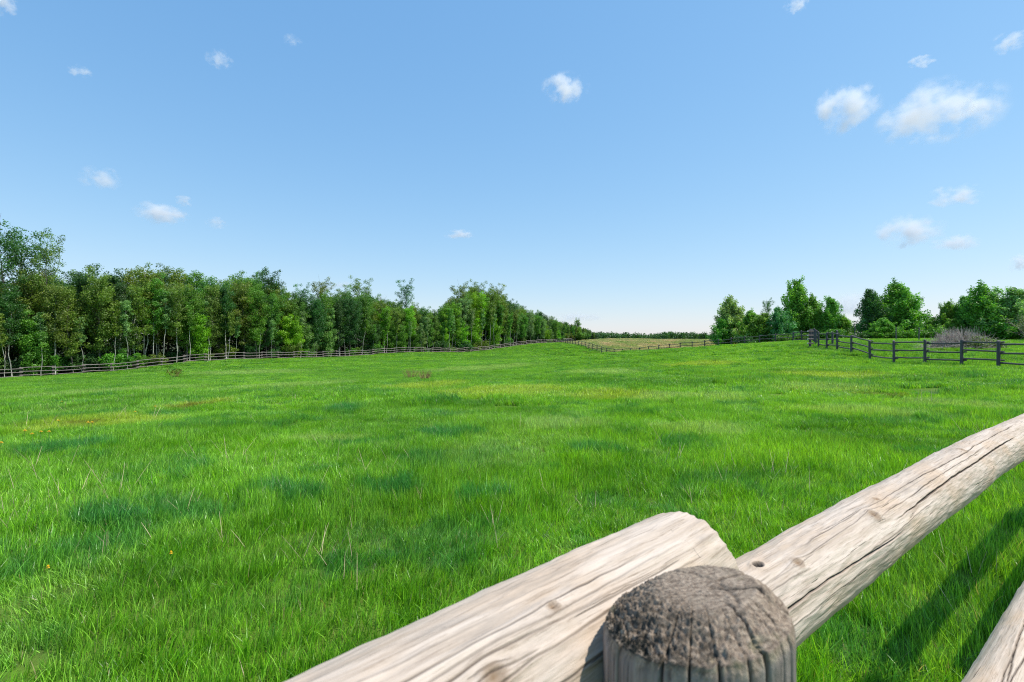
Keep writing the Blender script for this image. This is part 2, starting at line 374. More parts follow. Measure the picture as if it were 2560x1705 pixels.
def tiles(name, variants, pts, mat):
    """one scattered object: points carrying grass tiles (nobody could count the blades)"""
    col = bpy.data.collections.new(name+'_tiles')
    for i, (V, Q, T) in enumerate(variants):
        me = mesh_np(name+'_tile', V, Q, mat, {'tone': T}); o = bpy.data.objects.new(name+'_tile', me); col.objects.link(o)
    pts = np.asarray(pts, float); n = len(pts)
    me = bpy.data.meshes.new(name); me.vertices.add(n); me.vertices.foreach_set('co', pts[:, :3].astype(np.float32).ravel())
    rt = me.attributes.new('rz', 'FLOAT', 'POINT'); rt.data.foreach_set('value', pts[:, 3].astype(np.float32))
    sc = me.attributes.new('sz', 'FLOAT', 'POINT'); sc.data.foreach_set('value', pts[:, 4].astype(np.float32))
    me.update(); me.materials.append(mat)
    o = obj(name, me)
    ng = bpy.data.node_groups.new(name+'_scatter', 'GeometryNodeTree')
    ng.interface.new_socket('Geometry', in_out='INPUT', socket_type='NodeSocketGeometry')
    ng.interface.new_socket('Geometry', in_out='OUTPUT', socket_type='NodeSocketGeometry')
    nn = ng.nodes; ll = ng.links
    gi = nn.new('NodeGroupInput'); go = nn.new('NodeGroupOutput'); ip = nn.new('GeometryNodeInstanceOnPoints')
    ci = nn.new('GeometryNodeCollectionInfo'); ci.inputs['Collection'].default_value = col; ci.inputs['Separate Children'].default_value = True
    a1 = nn.new('GeometryNodeInputNamedAttribute'); a1.data_type = 'FLOAT'; a1.inputs[0].default_value = 'rz'
    a2 = nn.new('GeometryNodeInputNamedAttribute'); a2.data_type = 'FLOAT'; a2.inputs[0].default_value = 'sz'
    c1 = nn.new('ShaderNodeCombineXYZ'); c2 = nn.new('ShaderNodeCombineXYZ'); c2.inputs[0].default_value = 1; c2.inputs[1].default_value = 1
    ll.new(a1.outputs[0], c1.inputs[2]); ll.new(a2.outputs[0], c2.inputs[2])
    ll.new(gi.outputs[0], ip.inputs['Points']); ll.new(ci.outputs[0], ip.inputs['Instance']); ip.inputs['Pick Instance'].default_value = True
    ll.new(c1.outputs[0], ip.inputs['Rotation']); ll.new(c2.outputs[0], ip.inputs['Scale']); ll.new(ip.outputs[0], go.inputs[0])
    md = o.modifiers.new('scatter', 'NODES'); md.node_group = ng
    return o
def lushness(x, y):
    f = .88+.34*np.sin(x*.9+np.sin(y*.7)*1.7)*np.sin(y*.8+1+np.sin(x*.5))+.18*np.sin(x*2.7+y*1.1)*np.cos(y*2.3-x)
    for (sx, sy, rx, ry) in BLUE: f = f+.55*np.exp(-(((x-sx)/rx)**2+((y-sy)/ry)**2))
    for (sx, sy, rx, ry) in YEL: f = f-.25*np.exp(-(((x-sx)/rx)**2+((y-sy)/ry)**2))
    return np.clip(f, .64, 1.7)
def grid(size, y0, y1, margin, x_cond):
    ys = np.arange(y0, y1, size); P = []
    for y in ys:
        m = y+margin; xs = np.arange(-m, m, size)+rng.uniform(-.2, .2)*size
        P.append(np.stack([xs, np.full(len(xs), y)], 1))
    P = np.concatenate(P); P += rng.uniform(-.12, .12, P.shape)*size
    P = P[x_cond(P[:, 0], P[:, 1])]
    x, y = P[:, 0], P[:, 1]; z = height(x, y)
    return np.stack([x, y, z, rng.integers(0, 4, len(x))*math.pi/2+rng.uniform(-.3, .3, len(x)), lushness(x, y)], 1)
def in_field(x, y): return fence_side(LEFT, x, y) < 1.0
near_pts = grid(.9, 0.2, 16, 2.6, lambda x, y: in_field(x, y))
mid_pts = grid(.9, 13, 62, 3.5, lambda x, y: in_field(x, y))
keep = rng.random(len(near_pts)) < np.clip((16-near_pts[:, 1])/4, 0, 1); near_pts = near_pts[keep]
keep = rng.random(len(mid_pts)) < np.clip((mid_pts[:, 1]-11.5)/4, 0, 1); mid_pts = mid_pts[keep]
def not_tan(x, y): return in_field(x, y) & ~((fence_side(FAR[:4], x, y) > .5) & (y > 88))
far_pts = grid(2.6, 58, 190, 8, lambda x, y: not_tan(x, y))
far_pts[:, 4] = .6+.3*far_pts[:, 4]
tiles('grass', [blades(6000, 1.0, .06, .195, .0055, 4, .28, .012, s, clumps=60, wind=-.10) for s in range(5)], near_pts, M_grass)['kind'] = 'stuff'
tiles('grass', [blades(2100, 1.0, .09, .27, .013, 3, .27, .02, 20+s, clumps=45, wind=-.10) for s in range(5)], mid_pts, M_grass)['kind'] = 'stuff'
tiles('grass', [blades(5200, 3.0, .12, .30, .032, 2, .3, .02, 40+s, wind=-.08) for s in range(4)], far_pts, M_grass)['kind'] = 'stuff'

tp_ = []
for (sx, sy, rx, ry) in BLUE:
    for _ in range(int(min(60, 8+rx*ry*7))):
        a = R.uniform(0, 6.28); q = R.random()**.5; x = sx+math.cos(a)*q*rx; y = sy+math.sin(a)*q*ry; tp_.append((x, y, h1(x, y)-.01, R.uniform(0, 6.28), R.uniform(.8, 1.25)))
for _ in range(260):
    y = 5+R.random()**1.4*50; x = R.uniform(-1, 1)*(y+2)
    if fence_side(LEFT, np.array([x]), np.array([y]))[0] < -1: tp_.append((x, y, h1(x, y)-.01, R.uniform(0, 6.28), R.uniform(.55, 1.0)))
def tuft(seed):
    V, Q, T = blades(420, .5, .13, .27, .0068, 4, .32, .02, seed, clumps=9, wind=-.15)
    return V, Q, T
tiles('grass', [tuft(500+s) for s in range(5)], tp_, M_grass)['kind'] = 'stuff'
def dry_mat():
    N = NT('dry_field_grass'); geo = N.n('ShaderNodeNewGeometry'); tone = N.attr('tone')
    c = N.ramp(N.noise(N.mapping(geo.outputs['Position'], (.3, .05, 0)), 1.0, 5, .65), [(.38, (.36, .46, .10)), (.52, (.55, .52, .19)), (.66, (.74, .56, .28))])
    hs = N.n('ShaderNodeHueSaturation'); N.l(c, hs.inputs['Color']); N.l(N.rng(tone, 0, 1, .7, 1.3, False), hs.inputs['Value'])
    bs = N.n('ShaderNodeBsdfPrincipled'); N.l(hs.outputs[0], bs.inputs['Base Color']); bs.inputs['Roughness'].default_value = .8
    return N.finish(bs.outputs[0])
M_dry = dry_mat()
dry_pts = grid(2.8, 90, 240, 0, lambda x, y: (fence_side(FAR[:4], x, y) > 1.5) & (y > 88) & (fence_side(LEFT, x, y) < -1) & (x > 0) & (x < .55*y))
dry_pts[:, 4] = .9
dt = [blades(2600, 3.0, .15, .4, .035, 2, .35, 0, 60+s) for s in range(3)]
tiles('dry_grass', dt, dry_pts, M_dry)['kind'] = 'stuff'

# straw stalks left from last year, scattered through the meadow
def straw():
    b = Buf(); M = plain('straw', (.62, .47, .30))
    spots = [gp(u, v) for u, v in [(8, 512), (2, 520), (22, 508), (70, 497), (80, 496), (95, 488), (100, 490), (120, 420), (124, 416), (115, 424), (155, 418), (60, 470), (28, 470),
             (265, 470), (20, 430), (45, 428), (295, 402), (250, 425), (760, 480), (770, 478), (660, 445), (690, 430), (545, 500), (560, 505), (225, 545), (18, 526), (140, 440), (235, 460)]]
    for i in range(70):
        u = R.uniform(0, 1010); v = 380+R.random()**.7*230; spots.append(gp(u, v))
    for (x, y) in spots:
        for q in range(R.choice([1, 2, 3, 4])):
            L = R.uniform(.14, .34)*(1 if y > 5 else .6); az = R.uniform(0, 6.28); ln = R.uniform(.1, .8); px, py = x+R.gauss(0, .09), y+R.gauss(0, .09)
            z0 = h1(px, py)+.03; dx, dy = math.cos(az)*ln*L, math.sin(az)*ln*L
            p = [(px+dx*t, py+dy*t, z0+L*t-.1*L*t*t) for t in (0, .5, 1)]
            r = R.uniform(.0010, .0017)+y*.00016
            tube(b, p, [r, r*.8, r*.4], 4, R.random())
    return tag(obj('straw', b.mesh('straw', M)), 'dry straw stalks of last year standing thinly in the green meadow', 'straw', kind='stuff')
straw()

# ------------------------------------------------------------------ trees
M_leaf = leaf_mat()
M_white = bark_mat('aspen_bark', (.55, .53, .45), (.42, .42, .33), (.09, .08, .06), 6, .50, .62)
M_grey = bark_mat('poplar_bark', (.12, .10, .08), (.20, .17, .13), (.04, .035, .03), 3)
M_twig = bark_mat('dead_twigs', (.46, .38, .33), (.58, .49, .43), (.22, .17, .15), 4)
def leafcloud(buf, r, c, rad, n, size, tone0, up=.3, flat=.7):
    d = r.normal(size=(n, 3)); d /= np.linalg.norm(d, axis=1)[:, None]
    rr = r.random(n)**.45
    P = np.asarray(c)+d*rr[:, None]*np.array([rad, rad, rad*flat])
    nr = d*.8+r.normal(size=(n, 3))*.75; nr[:, 2] += up; nr /= np.linalg.norm(nr, axis=1)[:, None]
    a = np.cross(nr, r.normal(size=(n, 3))); a /= np.linalg.norm(a, axis=1)[:, None]; b = np.cross(nr, a)
    s = size*r.uniform(.55, 1.35, n)[:, None]
    V = np.stack([P-a*s*.62, P-b*s*.36+a*s*.05, P+a*s*.62+nr*s*.12, P+b*s*.36+a*s*.05], 1).reshape(-1, 3)
    Q = np.arange(n*4).reshape(-1, 4)
    buf.add(V, Q, np.repeat(np.clip(tone0+r.normal(0, .2, n), 0, 1), 4))
def limb_path(r, p0, d0, L, n=5, up=.25, wob=.12):
    P = [np.array(p0, float)]; d = np.array(d0, float)
    for i in range(n):
        d = d+r.normal(0, wob, 3)+np.array([0, 0, up/n]); d /= np.linalg.norm(d); P.append(P[-1]+d*L/n)
    return np.array(P)
def make_tree(seed, H, crown0, rad, bark, nl=26, leaf=.2, lpc=60, spread=.8, profile='oval', stems=1, trunk_r=None, open_=0., clump=.75, lean=0., flat=.8, tonev=.16):
    """returns (trunk mesh, crown mesh): tapered trunk with limbs, leaf clumps along the limbs"""
    r = np.random.default_rng(seed); tb = Buf(); cb = Buf(); tr = trunk_r or H*.0085
    for st in range(stems):
        a0 = r.uniform(0, 6.28); off = (0 if stems == 1 else r.uniform(.15, .5)*rad*.6)
        hh = H*(1 if st == 0 else r.uniform(.72, .95))
        n = 11; t = np.linspace(0, 1, n); wob = np.cumsum(r.normal(0, H*.008, (n, 2)), 0)
        tx = math.cos(a0)*off*(.25+t*.9)+wob[:, 0]+lean*t**2*H; ty = math.sin(a0)*off*(.25+t*.9)+wob[:, 1]
        P = np.stack([tx, ty, t*hh*.95-.3*(1-t)], 1); rads = tr*(1-.88*t)+.008
        tube(tb, P, rads, 6, .5)
        nn = int(nl/(stems**.6))
        for i in range(nn):
            f = crown0+(1-crown0)*((i+r.random())/nn)**.9
            f = min(f, .985)
            k = f*(n-1); i0 = min(int(k), n-2); base = P[i0]*(1-(k-i0))+P[i0+1]*(k-i0)
            g = (f-crown0)/(1-crown0)
            if profile == 'oval': w_ = math.sin(math.pi*(.12+.80*g))**.8
            elif profile == 'top': w_ = .35+.65*math.sin(math.pi*(g**1.2*.85+.08))
            elif profile == 'cone': w_ = (1-g)**.9*1.02+.12
            else: w_ = .9-.5*g
            L = rad*w_*(r.uniform(.6, 1.12) if profile != 'cone' else r.uniform(.45, 1.35))
            az = i*2.4+r.uniform(-.6, .6); el = r.uniform(.15, .7)+g*.5
            d0 = np.array([math.cos(az)*math.cos(el), math.sin(az)*math.cos(el), math.sin(el)])
            lp = limb_path(r, base, d0, L/max(.35, math.cos(el))*.9, 5, .35)
            tube(tb, lp, np.linspace(tr*.36*(1-f*.55), .008, 6), 4, .5, cap=False)
            tv = np.clip(.5+r.normal(0, tonev), .1, .9)
            for q in range(5, 1, -1):
                if r.random() < open_*(.5 if q == 5 else 1.0): continue
                cr = clump*(.62+.5*r.random())*(.65+.35*w_)
                leafcloud(cb, r, lp[q]+r.normal(0, .12, 3), cr, int(lpc*(cr/clump)**2*(1 if q > 3 else .6)), leaf, tv, flat=flat)
        leafcloud(cb, r, P[-1]+np.array([0, 0, .1]), clump*.6, int(lpc*.6), leaf, .55, flat=1.3)
    return tb.mesh('trunk', bark, True), cb.mesh('crown', M_leaf)
def make_shrub(seed, H, rad, leaf=.17, n=26, bark=None):
    r = np.random.default_rng(seed); tb = Buf(); cb = Buf()
    for i in range(n):
        az = r.uniform(0, 6.28); el = r.uniform(.7, 1.45); L = H*r.uniform(.6, 1.05)
        d = np.array([math.cos(az)*math.cos(el)*rad/H*1.6, math.sin(az)*math.cos(el)*rad/H*1.6, math.sin(el)])
        lp = limb_path(r, (math.cos(az)*rad*.25*r.random(), math.sin(az)*rad*.25*r.random(), -.1), d, L, 5, .1, .15)
        tube(tb, lp, np.linspace(.03, .008, 6), 4, .5, cap=False); tv = np.clip(.5+r.normal(0, .17), .1, .9)
        for q in (1, 2, 3, 4, 5): leafcloud(cb, r, lp[q], rad*.26*r.uniform(.6, 1.1), 42, leaf, tv)
    return tb.mesh('stems', bark or M_grey, True), cb.mesh('crown', M_leaf)
PROTO = {}
def proto(kind, meshes, H): PROTO.setdefault(kind, []).append((meshes, H))
for s in range(5):   # slim aspens, pale stems, feathery narrow crown
    proto('aspen', make_tree(100+s, 13, .24, 2.2, M_white, 44, .165, 125, profile='oval', trunk_r=.075, open_=.16, clump=.80), 13)
for s in range(3):   # aspens whose pale stems show half their height
    proto('bare_aspen', make_tree(120+s, 13, .40, 1.9, M_white, 38, .165, 115, profile='top', trunk_r=.075, open_=.16, clump=.74, lean=.02*(s-1)), 13)
for s in range(4):   # broad balsam poplars, dark trunk
    proto('poplar', make_tree(140+s, 14, .24, 3.0, M_grey, 54, .185, 135, profile='top', trunk_r=.14, open_=.18, clump=.95), 14)
for s in range(3):   # open-crowned tall poplars whose limbs show against the sky
    proto('open', make_tree(160+s, 16, .45, 3.1, M_grey, 36, .17, 100, profile='top', trunk_r=.15, open_=.32, clump=.80), 16)
for s in range(4):   # bushy low trees on the wood's edge, leaves down to the ground
    proto('edge', make_tree(180+s, 8, .08, 2.4, M_grey, 46, .17, 120, profile='oval', trunk_r=.07, open_=.08, clump=.82, stems=2), 8)
for s in range(6):   # young poplars on the right, ragged spires
    proto('young', make_tree(200+s, 8, .04, 2.7, M_grey, 96, .19, 88, profile='cone', trunk_r=.07, open_=.16, clump=.56, stems=4, flat=1.35, tonev=.25), 8)
for s in range(3):   # thin pale pole stems with a small tuft of crown
    proto('pole', make_tree(270+s, 11, .55, 1.1, M_white, 18, .16, 90, profile='top', trunk_r=.048, open_=.25, clump=.5, lean=.05*(s-1)), 11)
for s in range(3): proto('shrub', make_shrub(230+s, 2.6, 1.7), 2.6)
def snag(seed, H):
    r = np.random.default_rng(seed); tb = Buf(); P = limb_path(r, (0, 0, -.2), (0, 0, 1), H, 10, .1, .03); tube(tb, P, np.linspace(.11, .012, 11), 6)
    for i in range(34):
        k = r.integers(4, 10); az = r.uniform(0, 6.28); d = (math.cos(az), math.sin(az), r.uniform(.3, 1.2)); lp = limb_path(r, P[k], d, H*.16*r.uniform(.5, 1.2), 4, .2, .2)
        tube(tb, lp, np.linspace(.028, .007, 5), 4, cap=False)
        for q in range(2): tube(tb, limb_path(r, lp[2+q], (r.normal(), r.normal(), .8), H*.07, 3, .2, .2), np.linspace(.012, .005, 4), 4, cap=False)
    return tb.mesh('trunk', M_twig, True)
for s in range(2): PROTO.setdefault('snag', []).append(((snag(250+s, 13), None), 13))

def plant_tree(kind, name, x, y, H, col, label, cat='tree', group=None, wide=1.0, var=None, lean=0., sink=.05, parts=('trunk', 'crown')):
    lst = PROTO[kind]; (tm, cm), h0 = lst[(R.randrange(len(lst)) if var is None else var) % len(lst)]
    H *= .96 if kind in ('open', 'snag') else 1
    s = H/h0; e = empty(name, (x, y, h1(x, y)-sink), R.uniform(0, 6.28), (s*wide, s*wide, s)); e.rotation_euler[0] = lean
    tag(e, label, cat, group)
    t = obj(parts[0], tm, e)
    if cm:
        c = obj(parts[1], cm, e); c.color = (*[max(0, q*R.uniform(.88, 1.14)) for q in col], 1)
    return e
OLIVE = (.172, .262, .036); MIDG = (.128, .282, .032); DARKG = (.060, .150, .033); BRIGHT = (.200, .400, .018); SHR = (.16, .34, .025); GREYG = (.210, .330, .105); COOL = (.080, .220, .070)

# skyline of the wood as (photo column, photo row of the tops)
SKY = [(-60, 262), (0, 274), (28, 272), (45, 270), (60, 269), (75, 272), (105, 271), (140, 268), (170, 272), (200, 276), (230, 280), (255, 281), (290, 288), (305, 298), (330, 294),
       (360, 293), (385, 300), (405, 304), (425, 310), (440, 308), (455, 296), (480, 292), (498, 296), (510, 307), (525, 311), (540, 315), (560, 321), (580, 326), (596, 333), (620, 340)]
def top_at(u): return float(np.interp(u, [a for a, _ in SKY], [b for _, b in SKY]))+float(np.interp(u, [0, 40, 220, 400, 520], [12, 8, 7, 4, 2]))
DIR = np.array([1, 1.5])/math.hypot(1, 1.5); NRM = np.array([-DIR[1], DIR[0]])
LEFT0 = np.array([-60., 60.])
def wood_xy(s, off): p = LEFT0+DIR*s+NRM*off; return float(p[0]), float(p[1])
ORD = ['first', 'second', 'third', 'fourth', 'fifth', 'sixth', 'seventh', 'eighth', 'ninth', 'tenth', 'eleventh', 'twelfth', 'thirteenth', 'fourteenth', 'fifteenth', 'sixteenth', 'seventeenth', 'eighteenth', 'nineteenth']
TENS = {2: 'twent', 3: 'thirt', 4: 'fort', 5: 'fift', 6: 'sixt', 7: 'sevent', 8: 'eight', 9: 'ninet'}
def ordinal(n):
    if n <= 19: return ORD[n-1]
    t, o = divmod(n, 10)
    return TENS[t]+'ieth' if o == 0 else (TENS[t]+'y' if t != 2 else 'twenty')+'-'+ORD[o-1]
G_FRONT = 'trees along the front edge of the wood'; G_BACK = 'trees standing deeper in the wood'
cnt = {}
def wood():
    s = -9.0; front = []; used = {}; out_ = 0
    while s < 198:                                   # front row
        off = 3.2+R.uniform(0, 1.6); x, y = wood_xy(s, off); u = 512+F*x/y
        Htop = CAM_Z+(341-top_at(u))/F*y-h1(x, y)
        r = R.random()
        eb = .15 if s < 50 else .32
        if r < .24: kind, nm, lk = 'aspen', 'aspen_tree', 'slim feathery aspen'
        elif r < .50: kind, nm, lk = 'bare_aspen', 'aspen_tree', 'aspen with long bare white trunk'
        elif r < 1-eb: kind, nm, lk = 'poplar', 'poplar_tree', 'broad dark-stemmed poplar'
        else: kind, nm, lk = 'edge', 'bushy_tree', 'low bushy tree leafy to the ground'
        H = Htop*({'aspen': .92, 'bare_aspen': .97, 'poplar': .95, 'edge': .58}[kind])*R.uniform(.88, 1.03)
        col = R.choice([OLIVE, OLIVE, MIDG, MIDG, DARKG]) if s < 62 else R.choice([MIDG, GREYG, BRIGHT, MIDG, OLIVE])
        if kind == 'edge': col = R.choice([MIDG, BRIGHT, MIDG, GREYG, DARKG])
        if 82 < s < 100 and kind != 'bare_aspen': col = BRIGHT
        if H > 2.5:
            sp = nm.split('_')[0] if nm != 'bushy_tree' else 'bushy tree'
            if u > -4:
                cnt[nm] = cnt.get(nm, 0)+1; front.append((u, f'{ordinal(cnt[nm])} front {sp}'))
                lab = f"{lk}, {ordinal(cnt[nm])} {sp} from the wood's left end"
            else: out_ = out_+1; lab = f'{lk}, {ordinal(out_)} tree left of the photo edge'
            plant_tree(kind, nm, x, y, H, col, lab, 'tree', G_FRONT, 1.0 if H > 7 else 1.1)
        s += R.uniform(1.7, 3.0)*(1 if kind != 'edge' else .9)
    s = 1.0; k = 0
    while s < 120:                                   # slender pale poles standing in front
        x, y = wood_xy(s, R.uniform(2.2, 3.6)); u = 512+F*x/y; k += 1; H = (CAM_Z+(341-top_at(u))/F*y-h1(x, y))*R.uniform(.55, .92)
        plant_tree('pole', 'aspen_sapling', x, y, H, R.choice([OLIVE, MIDG, GREYG]), f'thin pale pole-like aspen, {ordinal(k)} pale pole from the left behind the fence', 'tree', 'thin pale aspen poles behind the left fence', R.uniform(.8, 1.1), lean=R.gauss(0, .04)); s += R.uniform(1.6, 5.0)
    fu = np.array([a for a, _ in front])
    def where(u, pre):
        i = int(np.argmin(np.abs(fu-u))); d = u-fu[i]
        for w_ in ('', ', slightly left' if d < 0 else ', slightly right', ', further left' if d < 0 else ', further right', ', furthest left' if d < 0 else ', furthest right'):
            lab = f'{pre} the {front[i][1]}{w_}'
            if lab not in used: break
        used[lab] = 1; return lab
    for row, (off0, step, dv) in enumerate([(6.5, 3.0, 1), (10.5, 3.4, -1), (15.5, 4.0, -1)]):   # deeper rows: only their tops show
        s = -10.0+row
        while s < 203:
            off = off0+R.uniform(-1, 1.4); x, y = wood_xy(s, off); u = 512+F*x/y
            H = CAM_Z+(341-top_at(u)-dv)/F*y-h1(x, y); H *= R.uniform(.88, 1.04)
            kind, nm, lk = R.choice([('aspen', 'aspen_tree', 'thin-crowned aspen'), ('poplar', 'poplar_tree', 'dark poplar'), ('poplar', 'poplar_tree', 'dark poplar'), ('bare_aspen', 'aspen_tree', 'thin-crowned aspen')])
            rw = ['second', 'third', 'fourth'][row]
            if H > 3: plant_tree(kind, nm, x, y, H, R.choice([OLIVE, OLIVE, DARKG, MIDG]), where(u, f'{lk}, {rw} row deep, behind'), 'tree', f'trees in the {rw} row of the wood', 1.08)
            s += step*R.uniform(.8, 1.25)
    s = -8                                           # undergrowth between the stems and along the fence
    while s < 170:
        x, y = wood_xy(s, R.uniform(2.0, 7.5)); u = 512+F*x/y
        plant_tree('shrub', 'shrub', x, y, R.uniform(1.6, 3.3), R.choice([DARKG, DARKG, MIDG, OLIVE]), where(u, 'leafy undergrowth shrub at the foot of'), 'shrub', 'undergrowth shrubs at the foot of the wood', R.uniform(.8, 1.3), parts=('stems', 'crown'))
        s += R.uniform(1.9, 4.2)
wood()
# the individual trees that break the skyline: (kind, name, photo column, row of top, distance behind fence, colour, label, width)
for kind, nm, u, vt, off, col, lab, wd, var in [
    ('open', 'poplar_tree', 6, 229, 7, DARKG, 'tall ragged tree cut by the left edge of the photo, the highest in the wood', 1.0, 0),
    ('open', 'poplar_tree', 28, 231, 9, COOL, 'tall thin-crowned dark tree standing above the wood near its left end', .95, 1),
    ('open', 'poplar_tree', 48, 246, 6, OLIVE, 'dark-trunked open poplar just right of the tall ragged trees', .8, 2),
    ('snag', 'dead_tree', 144, 262, 6, OLIVE, 'bare grey treetop poking from the high part of the wood', .9, 0),
    ('poplar', 'poplar_tree', 268, 279, 7, DARKG, 'round-topped dark poplar left of the first gap in the skyline', 1.0, 1),
    ('open', 'poplar_tree', 303, 290, 9, COOL, 'small-headed open poplar just left of the pair of round crowns', .9, 2),
    ('open', 'poplar_tree', 322, 281, 9, OLIVE, 'tall open-headed poplar, first of the two high round crowns', 1.0, 0),
    ('open', 'poplar_tree', 362, 280, 9, OLIVE, 'tall broad open poplar, second of the two high round crowns', 1.15, 1),
    ('open', 'poplar_tree', 345, 291, 8, OLIVE, 'lower open-crowned poplar between the two high round crowns', .9, 2),
    ('snag', 'dead_tree', 385, 292, 8, OLIVE, 'bare dead tree with twigs showing against the sky mid wood', .9, 1),
    ('open', 'poplar_tree', 406, 286, 9, COOL, 'lone high poplar crown left of the deep notch in the skyline', 1.0, 2),
    ('open', 'poplar_tree', 462, 285, 9, OLIVE, 'tall poplar with see-through limbs, left of the high group', 1.15, 0),
    ('open', 'poplar_tree', 479, 283, 8, OLIVE, 'highest see-through poplar in the middle of the high group', 1.0, 1),
    ('open', 'poplar_tree', 497, 289, 8, OLIVE, 'wind-bent poplar closing the high group on its right', 1.1, 2),
    ('open', 'poplar_tree', 514, 303, 8, COOL, 'thin poplar top just right of the high group', .8, 0),
    ('aspen', 'aspen_tree', 541, 313, 6, DARKG, 'aspen top where the wood begins to slope down to the field', 1.0, 0),
    ('poplar', 'poplar_tree', 577, 321, 6, OLIVE, 'last round-topped poplar at the low right end of the wood', 1.0, 2)]:
    k = (u-512)/F; p = LEFT0+NRM*off; sS = (k*p[1]-p[0])/(DIR[0]-k*DIR[1]); x, y = wood_xy(sS, off)
    H = CAM_Z+(341-vt)/F*y-h1(x, y); plant_tree(kind, nm, x, y, H, col, lab, 'dead tree' if kind == 'snag' else 'tree', None, wd, var)
# the closed interior of the wood behind the rows one can tell apart
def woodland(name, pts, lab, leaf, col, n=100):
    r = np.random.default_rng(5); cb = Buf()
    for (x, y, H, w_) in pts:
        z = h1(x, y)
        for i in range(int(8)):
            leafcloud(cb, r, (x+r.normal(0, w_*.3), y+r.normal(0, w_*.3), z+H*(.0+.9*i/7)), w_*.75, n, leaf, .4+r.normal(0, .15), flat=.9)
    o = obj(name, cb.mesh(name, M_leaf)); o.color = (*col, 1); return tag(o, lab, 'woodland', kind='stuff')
pw = []
for row, off0 in enumerate([19, 23, 28]):
    s = -20.
    while s < 205:
        x, y = wood_xy(s, off0+R.uniform(-1, 1)); u = 512+F*x/y; H = CAM_Z+(341-top_at(u))/F*y-h1(x, y); pw.append((x, y, max(3, H*R.uniform(.8, .93)), 3.0)); s += 3.2
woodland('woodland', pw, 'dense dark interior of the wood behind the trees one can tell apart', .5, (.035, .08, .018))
pf = []
for i in range(420):
    t = R.random(); x = 45+t*190+R.gauss(0, 3); y = 400+R.uniform(-25, 40); H = R.uniform(5.5, 7.5)*(1+.12*math.sin(x*.11)+.1*math.sin(x*.37)); pf.append((x, y, H, 2.6))
for i in range(90):
    x = 38+R.random()*22; y = 300+R.uniform(-10, 60); pf.append((x, y, R.uniform(3.5, 5.2), 2.4))
woodland('woodland', pf, 'low far-off line of woodland on the horizon beyond the tan field', .9, (.07, .15, .035), 26)

# the row of young poplars behind the right-hand paddock: (u, top row, distance, width factor, colour, label)
for (u, vt, Y, wd, col, lab, kind, var) in [
    (733, 297, 74, 1.25, GREYG, 'round pale-green tree standing alone at the left end of the right-hand row', 'young', 0),
    (722, 318, 73, .9, MIDG, 'low dark bush-like tree spreading from the left foot of the round pale tree', 'young', 1),
    (752, 311, 70, .95, MIDG, 'small dark-green tree between the round pale tree and the thin-topped one', 'young', 2),
    (768, 300, 69, .8, DARKG, 'thin-topped sparse tree just left of the tallest tree', 'open', 0),
    (763, 313, 67, 1.1, MIDG, 'dense low tree wrapped round the foot of the thin-topped one', 'young', 3),
    (795, 280, 66, 1.15, MIDG, 'tallest poplar of the right-hand row, above the fence corner', 'young', 4),
    (814, 297, 65, 1.0, MIDG, 'lower right shoulder tree leaning on the tallest poplar', 'young', 5),
    (783, 308, 64, .9, COOL, 'short tree at the left foot of the tallest poplar', 'young', 0),
    (832, 297, 63, .8, MIDG, 'pointed poplar just right of the fence corner', 'young', 1),
    (843, 316, 62, .8, MIDG, 'low sloping poplar left of the first sky gap in the row', 'young', 2),
    (870, 289, 60, .75, DARKG, 'narrow dark poplar spire right of the first sky gap', 'young', 3),
    (896, 283, 60, .95, MIDG, 'taller left half of the twin-topped poplar in mid row', 'young', 5),
    (907, 288, 59, .95, MIDG, 'right half of the twin-topped poplar in mid row', 'young', 4),
    (885, 318, 56, 1.2, MIDG, 'bright bushy tree filling the foot of the twin-topped poplar', 'young', 0),
    (930, 317, 56, .85, MIDG, 'small rounded tree left of the second sky gap in the row', 'young', 1),
    (948, 302, 55, .6, MIDG, 'slim leafy spire, first right of the second sky gap', 'young', 2),
    (964, 296, 54, .65, MIDG, 'slim pointed poplar behind the brush pile', 'young', 3),
    (955, 319, 53, 1.1, MIDG, 'low leafy tree behind the left of the brush pile', 'young', 4),
    (985, 285, 52, .9, MIDG, 'tall full poplar right behind the brush pile', 'young', 5),
    (1000, 295, 51, .8, MIDG, 'leafy poplar right of the tall full one', 'young', 0),
    (1019, 287, 50, 1.0, GREYG, 'wind-blown willow reaching out of the right edge of the photo', 'young', 1),
    (1050, 285, 50, 1.1, MIDG, 'poplar mostly outside the right edge of the photo', 'young', 2)]:
    if u < 850: Y += 15
    x = (u-512)/F*Y; z = h1(x, Y); H = CAM_Z+(341-vt)/F*Y-z
    col = tuple(q*1.3 for q in col)
    plant_tree(kind, 'willow_tree' if 'willow' in lab else 'poplar_tree', x, Y, H, col, lab, 'tree', 'young poplars in the row beyond the right-hand fence', wd*7.5/max(H, 4.5), var)
